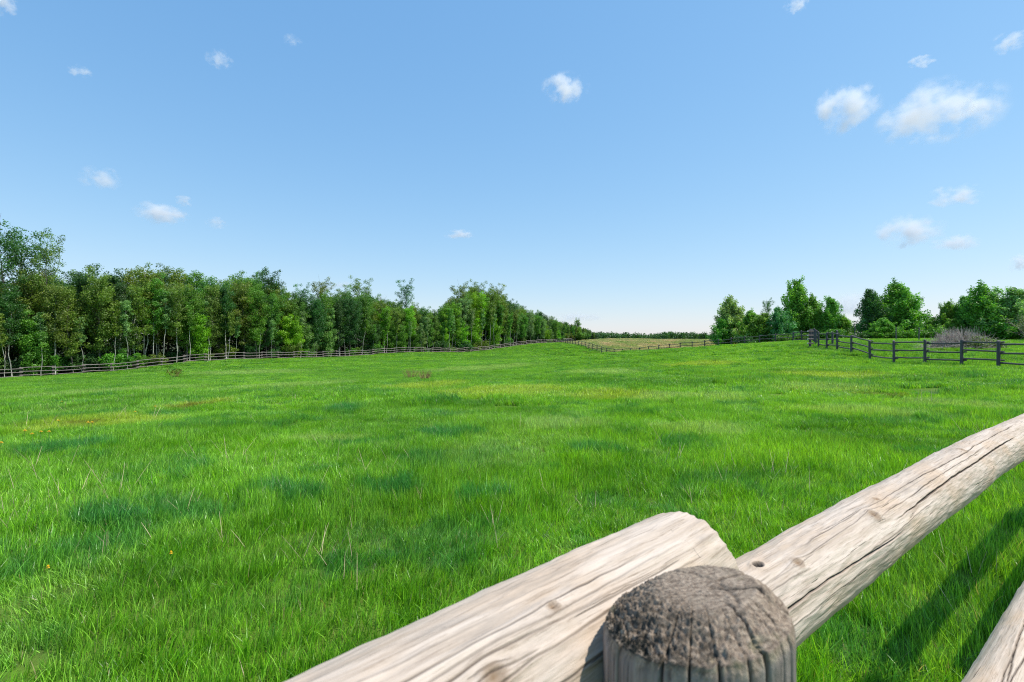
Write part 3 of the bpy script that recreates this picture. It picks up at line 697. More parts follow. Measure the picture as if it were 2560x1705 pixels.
for i, (u, v, Hs, col) in enumerate([(745, 341, 1.8, DARKG), (783, 341, 1.6, MIDG), (803, 341, 1.5, MIDG), (835, 341, 1.9, MIDG), (860, 341, .9, DARKG), (880, 341, 1.1, SHR), (900, 341, 1.2, MIDG), (918, 341, 1.2, SHR), (935, 341, 1.7, MIDG), (1006, 341, 1.9, MIDG), (1022, 341, 1.5, SHR)]):
    Y = 60-(u-780)*.045+(14 if u < 850 else 0); x = (u-512)/F*Y
    plant_tree('shrub', 'shrub', x, Y, Hs, col, ['dark shrub under the round pale tree', 'green shrub left of the fence corner posts', 'bright shrub seen through the far rails by the fence corner', 'shrub under the pointed poplar right of the fence corner', 'dark low shrub in the first sky gap', 'bright shrub at the left foot of the twin-topped poplar',
        'green shrub under the twin-topped poplar', 'yellow-green shrub right of the twin-topped poplar', 'shrub under the small rounded tree', 'green shrub right of the brush pile', 'low bright shrub at the right edge of the photo'][i], 'shrub', 'shrubs at the foot of the right-hand trees', 1.2, parts=('stems', 'crown'))

# ------------------------------------------------------------------ brush pile and dry bushes
M_weed = plain('weed_stems', (.34, .20, .09)); M_grn = leaf_mat('weed_leaves', .3)
def brush_pile():
    cx, cy_ = (965-512)/F*38, 38.; e = tag(empty('brush_pile', (cx, cy_, h1(cx, cy_)-.02)), 'overgrown brush pile of grey twigs and grass behind the right-hand fence', 'brush pile')
    r = np.random.default_rng(3); tb = Buf()
    for i in range(900):
        a = r.uniform(0, 6.28); q = r.random()**.6; x = math.cos(a)*q*2.5-.3; y = math.sin(a)*q*1.3; top = .95*(1-q*q)
        az = r.uniform(0, 6.28); el = r.uniform(-.2, .7); L = r.uniform(.4, 1.1); d = np.array([math.cos(az)*math.cos(el), math.sin(az)*math.cos(el), math.sin(el)])
        p0 = np.array([x, y, r.uniform(.05, max(.1, top))]); tube(tb, [p0, p0+d*L*.5+r.normal(0, .03, 3), p0+d*L], [.014, .011, .005], 4, r.random(), cap=False)
    obj('branches', tb.mesh('branches', M_twig), e)
    ub = Buf()
    for i in range(520):
        x = r.normal(-.55, 1.0); x = max(-2.6, min(2.0, x)); y = r.normal(0, .5); z0 = .8*max(0, 1-(x/2.8)**2); L = r.uniform(.5, 1.15)*(1-abs(x+.5)/5)
        d = np.array([r.normal(-.15, .28), r.normal(0, .25), 1.]); d /= np.linalg.norm(d); lp = limb_path(r, (x, y, z0*.6), d, L+z0*.3, 4, .0, .10)
        tube(ub, lp, np.linspace(.012, .004, 5), 4, r.random(), cap=False)
    obj('upright_twigs', ub.mesh('upright_twigs', M_twig), e)
    gb = Buf()
    for i in range(80):
        a = r.uniform(0, 6.28); q = r.random()**.5; x = math.cos(a)*q*1.9+.6; y = math.sin(a)*q*1.1-.15; leafcloud(gb, r, (x, y, .75*(1-q*q)+.12), .34, 46, .11, .6, flat=.6)
    g = obj('weeds', gb.mesh('weeds', M_grn), e); g.color = (.17, .24, .05, 1)
brush_pile()
def twig_bush(name, lab, x, y, H, rad, n, mat, leaves=None):
    e = tag(empty(name, (x, y, h1(x, y)-.02)), lab, 'bush'); r = np.random.default_rng(int(x*10) % 97); tb = Buf(); lb = Buf()
    for i in range(n):
        a = r.uniform(0, 6.28); el = r.uniform(.8, 1.5); d = np.array([math.cos(a)*math.cos(el), math.sin(a)*math.cos(el), math.sin(el)])
        p = (math.cos(a)*rad*r.random()*.5, math.sin(a)*rad*r.random()*.5, 0); lp = limb_path(r, p, d, H*r.uniform(.6, 1.1), 6, -.1, .12)
        tube(tb, lp, np.linspace(.006+H*.004, .003, 7), 4, r.random(), cap=False)
        for q in range(3): tube(tb, limb_path(r, lp[2+q], d+r.normal(0, .5, 3), H*.3, 3, .0, .15), np.linspace(.004+H*.0015, .002, 4), 4, r.random(), cap=False)
        if leaves: leafcloud(lb, r, lp[5], rad*.22, 26, .10, .5)
    obj('twigs', tb.mesh('twigs', mat), e)
    if leaves: o = obj('leaves', lb.mesh('leaves', M_grn), e); o.color = (*leaves, 1)
    return e
x = (1040-512)/F*46; twig_bush('bush', 'purple-grey bush of mostly bare twigs at the right edge of the photo', x, 46, 2.9, 1.7, 110, M_twig, (.16, .22, .06))
x, y = gp(411, 380); twig_bush('weed_clump', 'dry reddish-brown weed clump standing alone in the middle of the meadow, taller left one', x, y, .95, .5, 34, M_weed)
x, y = gp(425, 381); twig_bush('weed_clump', 'lower right half of the dry reddish-brown weed clump in mid meadow', x, y, .72, .55, 40, M_weed)
x, y = gp(176, 378); twig_bush('weed_clump', 'yellow-green thistle-like weed clump just in front of the left fence', x, y, 1.1, .45, 22, M_weed, (.20, .26, .03))

# ------------------------------------------------------------------ far fences
M_railL = rail_mat('pale_rail', (.20, .165, .15), (.34, .29, .27), (.10, .08, .07))
M_postL = rail_mat('dark_post', (.045, .035, .03), (.08, .065, .055), (.02, .018, .016))
M_railR = rail_mat('slate_rail', (.085, .074, .072), (.15, .132, .128), (.04, .036, .04))
M_postR = rail_mat('slate_post', (.062, .056, .060), (.105, .095, .10), (.03, .028, .032))
def rail_mesh(seed, L, r0, mat):
    r = np.random.default_rng(seed); b = Buf(); n = 9; t = np.linspace(0, 1, n)
    P = np.stack([t*L, np.sin(t*math.pi)*r.normal(0, .02)+r.normal(0, .004, n), np.sin(t*math.pi)*r.normal(-.01, .02)+r.normal(0, .004, n)], 1)
    tube(b, P, r0*(1.05-.2*t)*(1+r.normal(0, .03, n)), 10, .5); return b.mesh('rail', mat, True)
def post_mesh(seed, H, r0, mat):
    r = np.random.default_rng(seed); b = Buf(); z = np.array([-.4, 0, .3, .7, H-.04, H-.012, H]); rr = r0*np.array([1.05, 1.05, 1.02, 1, .97, .93, .8])
    P = np.stack([r.normal(0, .004, 7), r.normal(0, .004, 7), z], 1); P = P[:, [2, 1, 0]]; tube(b, P, rr, 12, .5)
    me = b.mesh('post', mat, True); return me
def split_path(path, spacing):
    P = [np.array(p, float) for p in path]; seg = [np.linalg.norm(b-a) for a, b in zip(P[:-1], P[1:])]; cum = np.concatenate([[0], np.cumsum(seg)])
    n = max(1, round(cum[-1]/spacing)); out = []
    for s in np.linspace(0, cum[-1], n+1):
        i = min(int(np.searchsorted(cum, s, 'right'))-1, len(seg)-1); f = (s-cum[i])/seg[i]; out.append(P[i]*(1-f)+P[i+1]*f)
    return out
def place(me, name, parent, p0, p1, L0):
    p0 = Vector(p0); p1 = Vector(p1); d = p1-p0; o = bpy.data.objects.new(name, me); link(o, parent)
    o.rotation_mode = 'QUATERNION'; o.rotation_quaternion = d.to_track_quat('X', 'Z'); o.location = p0-parent.location; o.scale = (d.length/L0, 1, 1)
    return o
def fence(name, lab, pts, H, hs, rr, pr, mr, mp, side=1, alt=.055, tilt=.02, seed=1, last_tall=0):
    RR = random.Random(seed); rails = [rail_mesh(seed*10+i, 3.0, rr, mr) for i in range(4)]; posts = [post_mesh(seed*10+i, H, pr, mp) for i in range(3)]
    z0 = h1(*pts[0]); e = tag(empty(name, (pts[0][0], pts[0][1], z0)), lab, 'fence'); Z = [h1(*p) for p in pts]
    for i, p in enumerate(pts):
        b = Vector((p[0], p[1], Z[i])); t = b+Vector((RR.gauss(0, tilt), RR.gauss(0, tilt), 1.0+RR.uniform(-.02, .03)))
        place(posts[i % 3], 'post', e, b, t, 1.0)
    spill = Buf(); nr = 0
    segs = list(zip(pts[:-1], pts[1:], Z[:-1], Z[1:]))
    order = sorted(range(len(segs)), key=lambda i: np.linalg.norm(np.array(segs[i][0])+np.array(segs[i][1])))
    many = len(segs)*len(hs) > 100
    for i in order:
        a, b, za, zb = segs[i]; a = np.array(a); b = np.array(b); d = (b-a)/np.linalg.norm(b-a); nv = np.array([-d[1], d[0]])*side*(pr+rr*.8)
        for j, hh in enumerate(hs):
            al = alt*(1 if i % 2 else -1)*(1 if j == 0 else .9); A = a-d*.17+nv; B = b+d*.17+nv
            pa = (A[0], A[1], za+hh+al+RR.gauss(0, .012)); pb = (B[0], B[1], zb+hh+al+RR.gauss(0, .012))
            if nr < 99 or not many: place(rails[(i+j) % 4], 'rail', e, pa, pb, 3.0); nr += 1
            else: tube(spill, [np.array(pa)-np.array(e.location), np.array(pb)-np.array(e.location)], rr, 8)
    if spill.n: tag(obj('rail', spill.mesh('rail', mr, True), e), kind='stuff')
    return e
lp = split_path(LEFT, 3.0)
fence('rail_fence', 'long pale three-rail fence running along the foot of the wood on the left', lp, 1.32, (1.20, .76, .33), .046, .075, M_railL, M_postL, -1, .05, .03, 3)
far = split_path(FAR[:3], 4.0)+split_path(FAR[2:5], 2.75)[1:]+split_path(FAR[4:], 2.7)[1:-1]
fence('rail_fence', 'dark three-rail fence dipping through the hollow between meadow and tan field', far, 1.34, (1.22, .78, .34), .043, .07, M_railR, M_postR, 1, .03, .02, 5)
fence('rail_fence', 'near dark three-rail fence on the right, running from the corner post towards the camera', RIGHT, 1.36, (1.25, .80, .36), .045, .072, M_railR, M_postR, 1, .05, .012, 7)
# corner post, taller than the rest, with sawn rail ends nailed to it
pc = (25.55, 43.9); ce = tag(empty('corner_post', (pc[0], pc[1], h1(*pc))), 'tall corner post where the two right-hand fences meet, with sawn rail ends', 'post')
M_end = plain('sawn_wood', (.62, .58, .58))
place(post_mesh(91, 1.62, .095, M_postR), 'post', ce, Vector((pc[0], pc[1], h1(*pc))), Vector((pc[0]+.01, pc[1], h1(*pc)+1)), 1.0)
for z in (1.45, 1.10, .78, .42):
    b = Buf(); tube(b, [(-.28, -.16, z), (.3, .05, z)], .055, 10, .5); rr_ = obj('rail_stub', b.mesh('rail_stub', M_railR, True), ce)
    b = Buf(); tube(b, [(-.305, -.168, z), (-.283, -.161, z)], .053, 10, .7); obj('sawn_end', b.mesh('sawn_end', M_end), rr_)
# slim posts of a wire fence beyond the paddock
for i, (u, Y, hgt, lab) in enumerate([(855, 55, 1.45, 'slim grey post left of the dark pair, beyond the paddock'), (896, 48, 1.25, 'slim dark post in front of the twin-topped poplar'), (919, 48, 1.25, 'slim dark post in front of the small rounded tree'), (832.5, 44, 1.2, 'stout dark post just right of the fence corner'), (837, 45.5, 1.2, 'second stout dark post right of the fence corner')]):
    x = (u-512)/F*Y; e = post_mesh(300+i, hgt, .05 if i < 3 else .085, M_postR); o = bpy.data.objects.new('fence_post', e); link(o); o.location = (x, Y, h1(x, Y)); o.rotation_euler = (0, -math.pi/2, 0)
    tag(o, lab, 'post', 'posts standing beyond the right-hand fence')

# ------------------------------------------------------------------ foreground fence: weathered logs
def wood_mat(name, base, light, warm, dark, is_post=False):
    N = NT(name); tc = N.n('ShaderNodeTexCoord'); v = tc.outputs['Object']; ck = N.attr('crack'); kn = N.attr('knot')
    wp = N.n('ShaderNodeTexNoise'); wp.inputs['Scale'].default_value = 5; N.l(v, wp.inputs['Vector'])
    sm = N.n('ShaderNodeVectorMath', operation='MULTIPLY_ADD'); N.l(wp.outputs['Color'], sm.inputs[0]); sm.inputs[1].default_value = (0, .012, .012); N.l(v, sm.inputs[2]); v2 = sm.outputs[0]
    fine = N.noise(N.mapping(v2, (9, 330, 330)), 1, 5, .7)
    mid = N.noise(N.mapping(v2, (3.0, 75, 75)), 1, 5, .62)
    blot = N.noise(N.mapping(v, (6, 14, 14)), 1, 4, .55)
    c = N.mix(N.rng(mid, .34, .66), base, light)
    c = N.mix(N.rng(blot, .45, .68, 0, .75), c, warm)
    c = N.mix(N.rng(fine, .50, .70, 0, .7), c, dark)
    hair = N.rng(N.noise(N.mapping(v2, (1.6, 170, 170), (3, 9, 1)), 1, 3, .55), .66, .72)
    c = N.mix(N.math('MULTIPLY', hair, .6), c, tuple(q*.5 for q in dark))
    gre = N.rng(N.noise(N.mapping(v, (4, 22, 22), (5, 5, 5)), 1, 6, .68), .52, .70, 0, .55)
    c = N.mix(gre, c, (base[0]*.62, base[1]*.66, base[2]*.72))
    c = N.mix(N.math('MULTIPLY', kn, .75, True), c, (.20, .12, .06))
    c = N.mix(N.math('MULTIPLY', ck, 1.0, True), c, (.022, .018, .018))
    bs = N.n('ShaderNodeBsdfPrincipled'); N.l(c, bs.inputs['Base Color']); bs.inputs['Roughness'].default_value = .82; bs.inputs['Specular IOR Level'].default_value = .25
    hgt = N.math('ADD', N.math('MULTIPLY', fine, .5), N.math('MULTIPLY', mid, .8)); hgt = N.math('SUBTRACT', hgt, N.math('MULTIPLY', hair, .5))
    bp = N.n('ShaderNodeBump'); bp.inputs['Strength'].default_value = .8; bp.inputs['Distance'].default_value = .003; N.l(hgt, bp.inputs['Height']); N.l(bp.outputs[0], bs.inputs['Normal'])
    return N.finish(bs.outputs[0])
M_log = wood_mat('weathered_log', (.46, .365, .28), (.62, .515, .42), (.53, .39, .27), (.23, .165, .115))
def vnoise(x, y, seed):
    """smooth value noise, vectorised"""
    r = np.random.default_rng(seed); G = r.random((64, 64)); xi = np.floor(x).astype(int); yi = np.floor(y).astype(int); fx = x-xi; fy = y-yi
    fx = fx*fx*(3-2*fx); fy = fy*fy*(3-2*fy); g = lambda a, b: G[a % 64, b % 64]
    return (g(xi, yi)*(1-fx)+g(xi+1, yi)*fx)*(1-fy)+(g(xi, yi+1)*(1-fx)+g(xi+1, yi+1)*fx)*fy-.5
def log_mesh(name, L, r0, r1, cracks, knots, mat, ns=620, nt=220, seed=0, bow=(0, 0), dense=(0, .5), rough=.0021, end_round=.14, holes=()):
    """a log along +X. cracks: (x0, x1, theta0, theta1, width, depth); knots: (x, theta, radius)"""
    # denser sampling over the stretch seen from close by
    t = np.linspace(0, 1, ns); xs = t*L
    if dense: w0 = 1+5*np.exp(-((xs-dense[0])/dense[1])**2); c = np.cumsum(1/w0); xs = (c-c[0])/(c[-1]-c[0])*L
    tt = np.linspace(0, 2*math.pi, 2000); tw_ = np.cumsum(1+2.6*np.exp(-((tt-.74*math.pi)/.8)**2)); th = np.interp(np.linspace(0, 1, nt, endpoint=False), (tw_-tw_[0])/(tw_[-1]-tw_[0]), tt); X, T = np.meshgrid(xs, th, indexing='ij')
    rb = r0+(r1-r0)*X/L
    per = lambda a: (np.cos(T)*a, np.sin(T)*a)
    cx, sx = per(1.0)
    d = .0035*vnoise(X*3+cx*1.2, sx*1.2+X*.7+9, seed+1)*2+.0022*vnoise(X*11+cx*2, sx*2.4+5, seed+2)+rough*vnoise(X*22, T*nt/6.28/5., seed+3)+rough*.5*vnoise(X*60, T*nt/6.28/2.2, seed+4)
    crack = np.zeros_like(X); knot = np.zeros_like(X)
    Tw = T.copy()
    for (kx, kt, kr) in knots:
        dt = (T-kt+math.pi) % (2*math.pi)-math.pi; a = (X-kx)/(kr*1.25); b = dt*rb/kr; q = np.sqrt(a*a+b*b)
        d += .005*np.exp(-(q*.75)**2)*(kr/.014)-.0035*np.exp(-(q*2.4)**2)+.0006*np.cos(q*9)*np.exp(-q*.8); knot = np.maximum(knot, np.exp(-(q*1.5)**4)*.9+.35*np.exp(-q*1.1)*(.5+.5*np.cos(q*9)))
        Tw = Tw+(-.55*kr/rb)*np.sign(b)*np.exp(-(np.abs(b)+np.abs(a)*.5))
    for (kx, kt, kr) in holes:                        # knot hole with a swollen lip
        dt = (T-kt+math.pi) % (2*math.pi)-math.pi; a = (X-kx)/(kr*1.3); b = dt*rb/kr; q = np.sqrt(a*a+b*b); d += .003*np.exp(-((q-1.5)*1.3)**2)-.010*np.exp(-(q*.95)**4); crack = np.maximum(crack, np.exp(-(q*.72)**6))
    for ci, (x0, x1, t0, t1, wd, dp) in enumerate(cracks):
        f = (X-x0)/(x1-x0); inside = np.clip(np.minimum(f, 1-f)*6, 0, 1)
        tc = t0+(t1-t0)*f+.05*vnoise(X*6, X*0+3, seed+20+ci)+.025*vnoise(X*45, X*0+7, seed+40+ci)
        dt = (Tw-tc+math.pi) % (2*math.pi)-math.pi; dist = np.abs(dt*rb)
        ww = wd*(.45+.9*np.clip(vnoise(X*14, X*0+1.5, seed+60+ci)+.5, 0, 1))*inside+1e-6
        g = np.exp(-(dist/np.maximum(ww, .0009))**2)*np.clip(ww/.0009, 0, 1)*(inside > 0); crack = np.maximum(crack, g*(inside > .02)); d -= dp*g
        d += .0012*np.exp(-(dist/(ww*5))**2)*inside
    e0 = np.clip(X/.02, 0, 1); e1 = np.clip((L-X)/.02, 0, 1); r_ = rb+d; r_ -= .006*end_round*((1-e0)**2+(1-e1)**2)
    bx = X; by = np.cos(T)*r_+bow[0]*np.sin(math.pi*X/L); bz = np.sin(T)*r_+bow[1]*np.sin(math.pi*X/L)
    # the cut ends undulate a little
    endw = .007*vnoise(cx*2+4, sx*2+4, seed+9)+.005*vnoise(cx*14+4, sx*14+4, seed+8); bx = bx+np.where(X < L*.02, endw, 0)+np.where(X > L*.98, endw, 0)
    V = np.stack([bx, by, bz], -1).reshape(-1, 3); i, j = np.meshgrid(np.arange(ns-1), np.arange(nt), indexing='ij'); j2 = (j+1) % nt
    Q = np.stack([i*nt+j, i*nt+j2, (i+1)*nt+j2, (i+1)*nt+j], -1).reshape(-1, 4)
    # end caps as inner rings
    ck = [crack.ravel()]; kk = [knot.ravel()]; Vs = [V]; Qs = [Q]; nV = len(V); rk = np.random.default_rng(seed+77)
    for base, sgn in ((0, -1), ((ns-1)*nt, 1)):
        prev = np.arange(nt)+base; ctr = V[base:base+nt].mean(0); ringv = V[base:base+nt]
        for fr in (.93, .8, .6, .4, .2, .02):
            nv = ctr+(ringv-ctr)*fr; nv[:, 0] += sgn*.004*(1-fr)+rk.normal(0, .0006, nt); Vs.append(nv); ck.append(np.full(nt, .12+.2*(rk.random(nt) > .8))); kk.append(np.full(nt, .25))
            cur = np.arange(nt)+nV; nV += nt; jj = (np.arange(nt)+1) % nt
            q = np.stack([prev, prev[jj], cur[jj], cur], -1); Qs.append(q if sgn > 0 else q[:, ::-1]); prev = cur
    V = np.concatenate(Vs); Q = np.concatenate(Qs)[:, ::-1]
    return mesh_np(name, V, Q, mat, {'crack': np.concatenate(ck), 'knot': np.concatenate(kk)}, True)
def place_log(o, p0, p1, roll=0):
    d = (Vector(p1)-Vector(p0)); q = d.to_track_quat('X', 'Z'); o.rotation_mode = 'QUATERNION'; o.rotation_quaternion = q@Quaternion((1, 0, 0), roll); o.location = Vector(p0)-o.parent.location
pi = math.pi
POST = Vector((.134, .377, 0)); ff = tag(empty('log_fence', (POST.x, POST.y, 0)), 'weathered grey log fence in the foreground, its post top right below the camera', 'fence')
DR = Vector((.79, .61, 0)).normalized(); NR = Vector((-.61, .79, 0)).normalized()
DL = Vector((.72, .69, 0)).normalized(); NL = Vector((-.69, .72, 0)).normalized()
# theta 0 = +Y local, i.e. the far-left side; pi/2 = top; pi = the side towards the camera
top = pi/2
crR = [(.20, 1.05, pi*.80, pi*.88, .0013, .008), (1.02, 2.3, pi*.78, pi*.74, .0016, .008), (.22, .7, pi*.70, pi*.71, .0005, .002), (.5, 1.4, pi*.66, pi*.62, .0005, .002), (.9, 2.0, pi*.70, pi*.66, .0007, .003), (.3, .95, pi*.93, pi*.95, .0005, .002),
       (.65, 1.5, pi*.57, pi*.60, .0008, .002), (.25, .6, pi*.60, pi*.62, .0007, .002), (.8, 1.3, pi*.86, pi*.84, .0007, .002), (1.3, 2.5, pi*.60, pi*.58, .0012, .004)]
knR = [(.53, pi*.60, .013), (.66, pi*.66, .012), (.97, pi*.67, .016), (1.06, pi*.56, .009), (1.75, pi*.55, .015)]
o = obj('rail', log_mesh('rail', 3.1, .065, .067, crR, knR, M_log, 900, 260, 10, (.009, .014), dense=(.6, .7), holes=[(.595, pi*.53, .0052)]), ff)
pR0 = NR*.357+DR*.12; pR1 = NR*.374+DR*3.22; place_log(o, (pR0.x, pR0.y, 1.157), (pR1.x, pR1.y, 1.172))
crL = [(-.1, 2.75, pi*.78, pi*.80, .0005, .002), (1.4, 2.93, pi*.70, pi*.68, .0006, .003), (.5, 2.6, pi*.90, pi*.86, .0006, .003), (1.9, 2.96, pi*.60, pi*.61, .0007, .002), (2.1, 2.9, pi*.83, pi*.85, .0006, .002), (2.5, 2.96, pi*.74, pi*.75, .0007, .003), (2.3, 2.96, pi*.92, pi*.95, .0006, .003), (2.0, 2.7, pi*.54, pi*.55, .0005, .002), (2.45, 2.95, pi*.65, pi*.655, .0005, .002)]
knL = [(2.65, pi*.73, .012), (2.15, pi*.7, .010), (2.73, pi*.63, .007)]
o = obj('rail', log_mesh('rail', 3.0, .074, .069, crL, knL, M_log, 900, 260, 40, (0, 0), dense=(2.75, .35)), ff)
a = NL*.300; pL1 = a+DL*.577; pL0 = pL1-DL*3.0; place_log(o, (pL0.x, pL0.y, 1.270), (pL1.x, pL1.y, 1.275))
# middle and lower rails of both bays
def spare(seed): r = np.random.default_rng(seed); return [(r.uniform(0, 1.5), r.uniform(1.6, 3), pi*r.uniform(.4, 1), pi*r.uniform(.4, 1), .0014, .005) for _ in range(6)], [(r.uniform(.3, 2.6), pi*r.uniform(.4, 1), .013) for _ in range(5)]
for (z, pp, sd) in ((.745, .232, 60), (.33, .34, 61)):
    c_, k_ = spare(sd); o = obj('rail', log_mesh('rail', 3.1, .064, .066, c_, k_, M_log, 420, 140, sd, (0, .01), dense=(1.2, .9)), ff); a = NR*pp; p0 = a+DR*.0; p1 = a+DR*3.2; place_log(o, (p0.x, p0.y, z), (p1.x, p1.y, z+.01))
for (z, pp, sd) in ((.84, .31, 62), (.42, .31, 63)):
    c_, k_ = spare(sd); o = obj('rail', log_mesh('rail', 3.0, .064, .066, c_, k_, M_log, 260, 90, sd, (0, .01), dense=(2.4, .6)), ff); a = NL*pp; p1 = a+DL*.62; p0 = p1-DL*3; place_log(o, (p0.x, p0.y, z), (p1.x, p1.y, z))
# the post: shaggy domed end grain, cracked sides
def post_mat():
    N = NT('weathered_post'); tc = N.n('ShaderNodeTexCoord'); v = tc.outputs['Object']; ck = N.attr('crack'); tp = N.attr('top'); ms = N.attr('moss')
    side = N.mix(N.rng(N.noise(N.mapping(v, (160, 160, 5)), 1, 5, .65), .35, .65), (.20, .165, .15), (.34, .285, .255))
    side = N.mix(N.rng(N.noise(N.mapping(v, (300, 300, 9)), 1, 3, .6), .56, .68, 0, .8), side, (.07, .06, .055))
    e1 = N.noise(N.mapping(v, (150, 420, 60)), 1, 5, .7); e2 = N.noise(v, 45, 5, .7)
    tpc = N.mix(N.rng(e1, .34, .62), (.15, .11, .08), (.46, .36, .27)); tpc = N.mix(N.rng(e2, .5, .7, 0, .7), tpc, (.36, .29, .215))
    rv = N.mapping(v, (1, 1, 0), (.012, -.018, 0)); wv = N.n('ShaderNodeTexWave', wave_type='RINGS', rings_direction='Z'); N.l(rv, wv.inputs['Vector']); wv.inputs['Scale'].default_value = 62; wv.inputs['Distortion'].default_value = 2.5; wv.inputs['Detail'].default_value = 3; wv.inputs['Detail Scale'].default_value = 3
    tpc = N.mix(N.math('MULTIPLY', wv.outputs['Fac'], .4), tpc, (.18, .135, .10))
    tpc = N.mix(N.rng(N.noise(v, 22, 3), .60, .70, 0, .5), tpc, (.20, .20, .10))
    tpc = N.mix(N.rng(N.noise(N.mapping(v, (1, 1, 1), (3, 3, 3)), 28, 4, .6), .66, .72, 0, .6), tpc, (.26, .11, .05))
    mo = N.math('MULTIPLY', ms, N.rng(N.noise(v, 160, 4, .7), .36, .56)); tpc = N.mix(mo, tpc, (.016, .018, .015))
    c = N.mix(tp, side, tpc); c = N.mix(ck, c, (.012, .011, .011))
    bs = N.n('ShaderNodeBsdfPrincipled'); N.l(c, bs.inputs['Base Color']); bs.inputs['Roughness'].default_value = .9; bs.inputs['Specular IOR Level'].default_value = .15
    bp = N.n('ShaderNodeBump'); bp.inputs['Strength'].default_value = .8; bp.inputs['Distance'].default_value = .003; N.l(e1, bp.inputs['Height']); N.l(bp.outputs[0], bs.inputs['Normal'])
    return N.finish(bs.outputs[0])
def fore_post():
    Rp = .066; H = 1.351; nt = 360; rk = 90
    th = np.linspace(0, 2*pi, nt, endpoint=False); cr = [(pi*1.90, .0032), (pi*1.76, .0014), (pi*1.62, .0018), (pi*1.47, .0010), (pi*1.30, .0012), (pi*1.12, .0010), (pi*1.55, .0008), (pi*1.70, .0008), (pi*1.38, .0008), (.3, .002), (2.2, .002)]
    def sidecrack(T, zz):
        g = np.zeros_like(T)
        for i, (a, w_) in enumerate(cr):
            ac = a+.05*vnoise(zz*8, zz*0+i, 70+i); dt = (T-ac+pi) % (2*pi)-pi; lim = np.clip((zz-(H-.5-.1*(i % 3)))*6, 0, 1); g = np.maximum(g, np.exp(-(dt*Rp/(w_*.75))**2)*(lim > 0))
        return g
    zs = np.concatenate([[-.5], np.linspace(0, H-.3, 30), np.linspace(H-.29, H-.004, 110)]); Z, T = np.meshgrid(zs, th, indexing='ij'); g = sidecrack(T, Z)
    cx, sx = np.cos(T), np.sin(T); r_ = Rp*(1+.02*cx*sx)+.0012*vnoise(T*nt/6.28/5, Z*7, 5)+.0008*vnoise(T*nt/6.28/2., Z*20, 6)-.006*g
    r_ -= .003*np.clip((Z-(H-.014))/.012, 0, 1)**2
    # top surface: polar grid
    q = np.linspace(1, 0.004, rk); Qr, T2 = np.meshgrid(q, th, indexing='ij'); rim = r_[-1]
    x2 = Qr*rim[None]*np.cos(T2); y2 = Qr*rim[None]*np.sin(T2)
    # peak sits towards the back left; planes slope to the rim
    px, py = -.012, .018; dd = np.hypot((x2-px), (y2-py)*1.0)/Rp
    sh = np.clip((1-Qr)/(.46+.14*np.cos(T2-pi*1.05)), 0, 1); slope = 1-sh; dome = .019*(sh*sh*(3-2*sh)*.45+sh*.55)
    left = np.clip((-x2*.8-y2*.25)/Rp-.1, 0, 1)
    fib = .0022*vnoise(x2*1100+y2*420, y2*330-x2*110, 31)+.0014*vnoise(x2*420, y2*420, 32)+.0016*vnoise(x2*1900, y2*700, 33)+.003*vnoise(x2*90, y2*90, 35)
    amp = np.clip((1-Qr)*14, .4, 1)*(.30+2.0*left+.9*(slope > .03)*np.clip(slope*2, 0, 1)); z2 = H-.002+dome+fib*amp
    # radial checks and curved growth-ring checks in the end grain
    g2 = np.zeros_like(x2)
    for i, (a, w_) in enumerate(cr):
        ac = a+.12*vnoise(Qr*6, Qr*0+i*3.1, 50+i); dt = (T2-ac+pi) % (2*pi)-pi; reach = [.15, .7, .45, .9, .85, .9, .9, .95, .95, .3, .6][i]
        g2 = np.maximum(g2, np.exp(-(dt*Qr*Rp/(w_*.6))**2)*np.clip((Qr-reach)*8, 0, 1)*(.9 if w_ > .0019 else .45))
    xa, ya = x2-.02, y2+.03; ring = np.abs(np.hypot(xa+.05, ya-.02)-.052+.004*vnoise(T2*4, Qr*3, 8)); gr = np.exp(-(ring/.0016)**2)*(x2 > -.02)*(Qr < .97); g2 = np.maximum(g2, gr*.25)
    z2 -= .005*g2
    V = np.concatenate([np.stack([r_*cx, r_*sx, Z], -1).reshape(-1, 3), np.stack([x2, y2, z2], -1).reshape(-1, 3)]); n1 = len(zs); ntot = n1+rk
    i, j = np.meshgrid(np.arange(ntot-1), np.arange(nt), indexing='ij'); j2 = (j+1) % nt; Q = np.stack([i*nt+j, i*nt+j2, (i+1)*nt+j2, (i+1)*nt+j], -1).reshape(-1, 4)
    V[:, 2] += .011*(V[:, 0]*.94-V[:, 1]*.335)/Rp*np.clip((V[:, 2]-(H-.25))/.2, 0, 1)
    crack = np.concatenate([g.ravel(), np.clip(g2, 0, 1).ravel()]); topa = np.concatenate([np.clip((Z-(H-.012)-.006*vnoise(T*nt/6.28/4, Z*0, 12))/.006, 0, 1).ravel(), np.ones(x2.size)])
    moss = np.concatenate([.35*np.clip((Z-(H-.03))/.03, 0, 1).ravel()*(cx < -.2).ravel(), np.clip(left*1.5+.25*vnoise(x2*60, y2*60, 3)+.06, 0, 1).ravel()])
    me = mesh_np('post', V, Q, post_mat(), {'crack': crack, 'top': topa, 'moss': moss}, True)
    o = obj('post', me, ff); return o
fore_post()
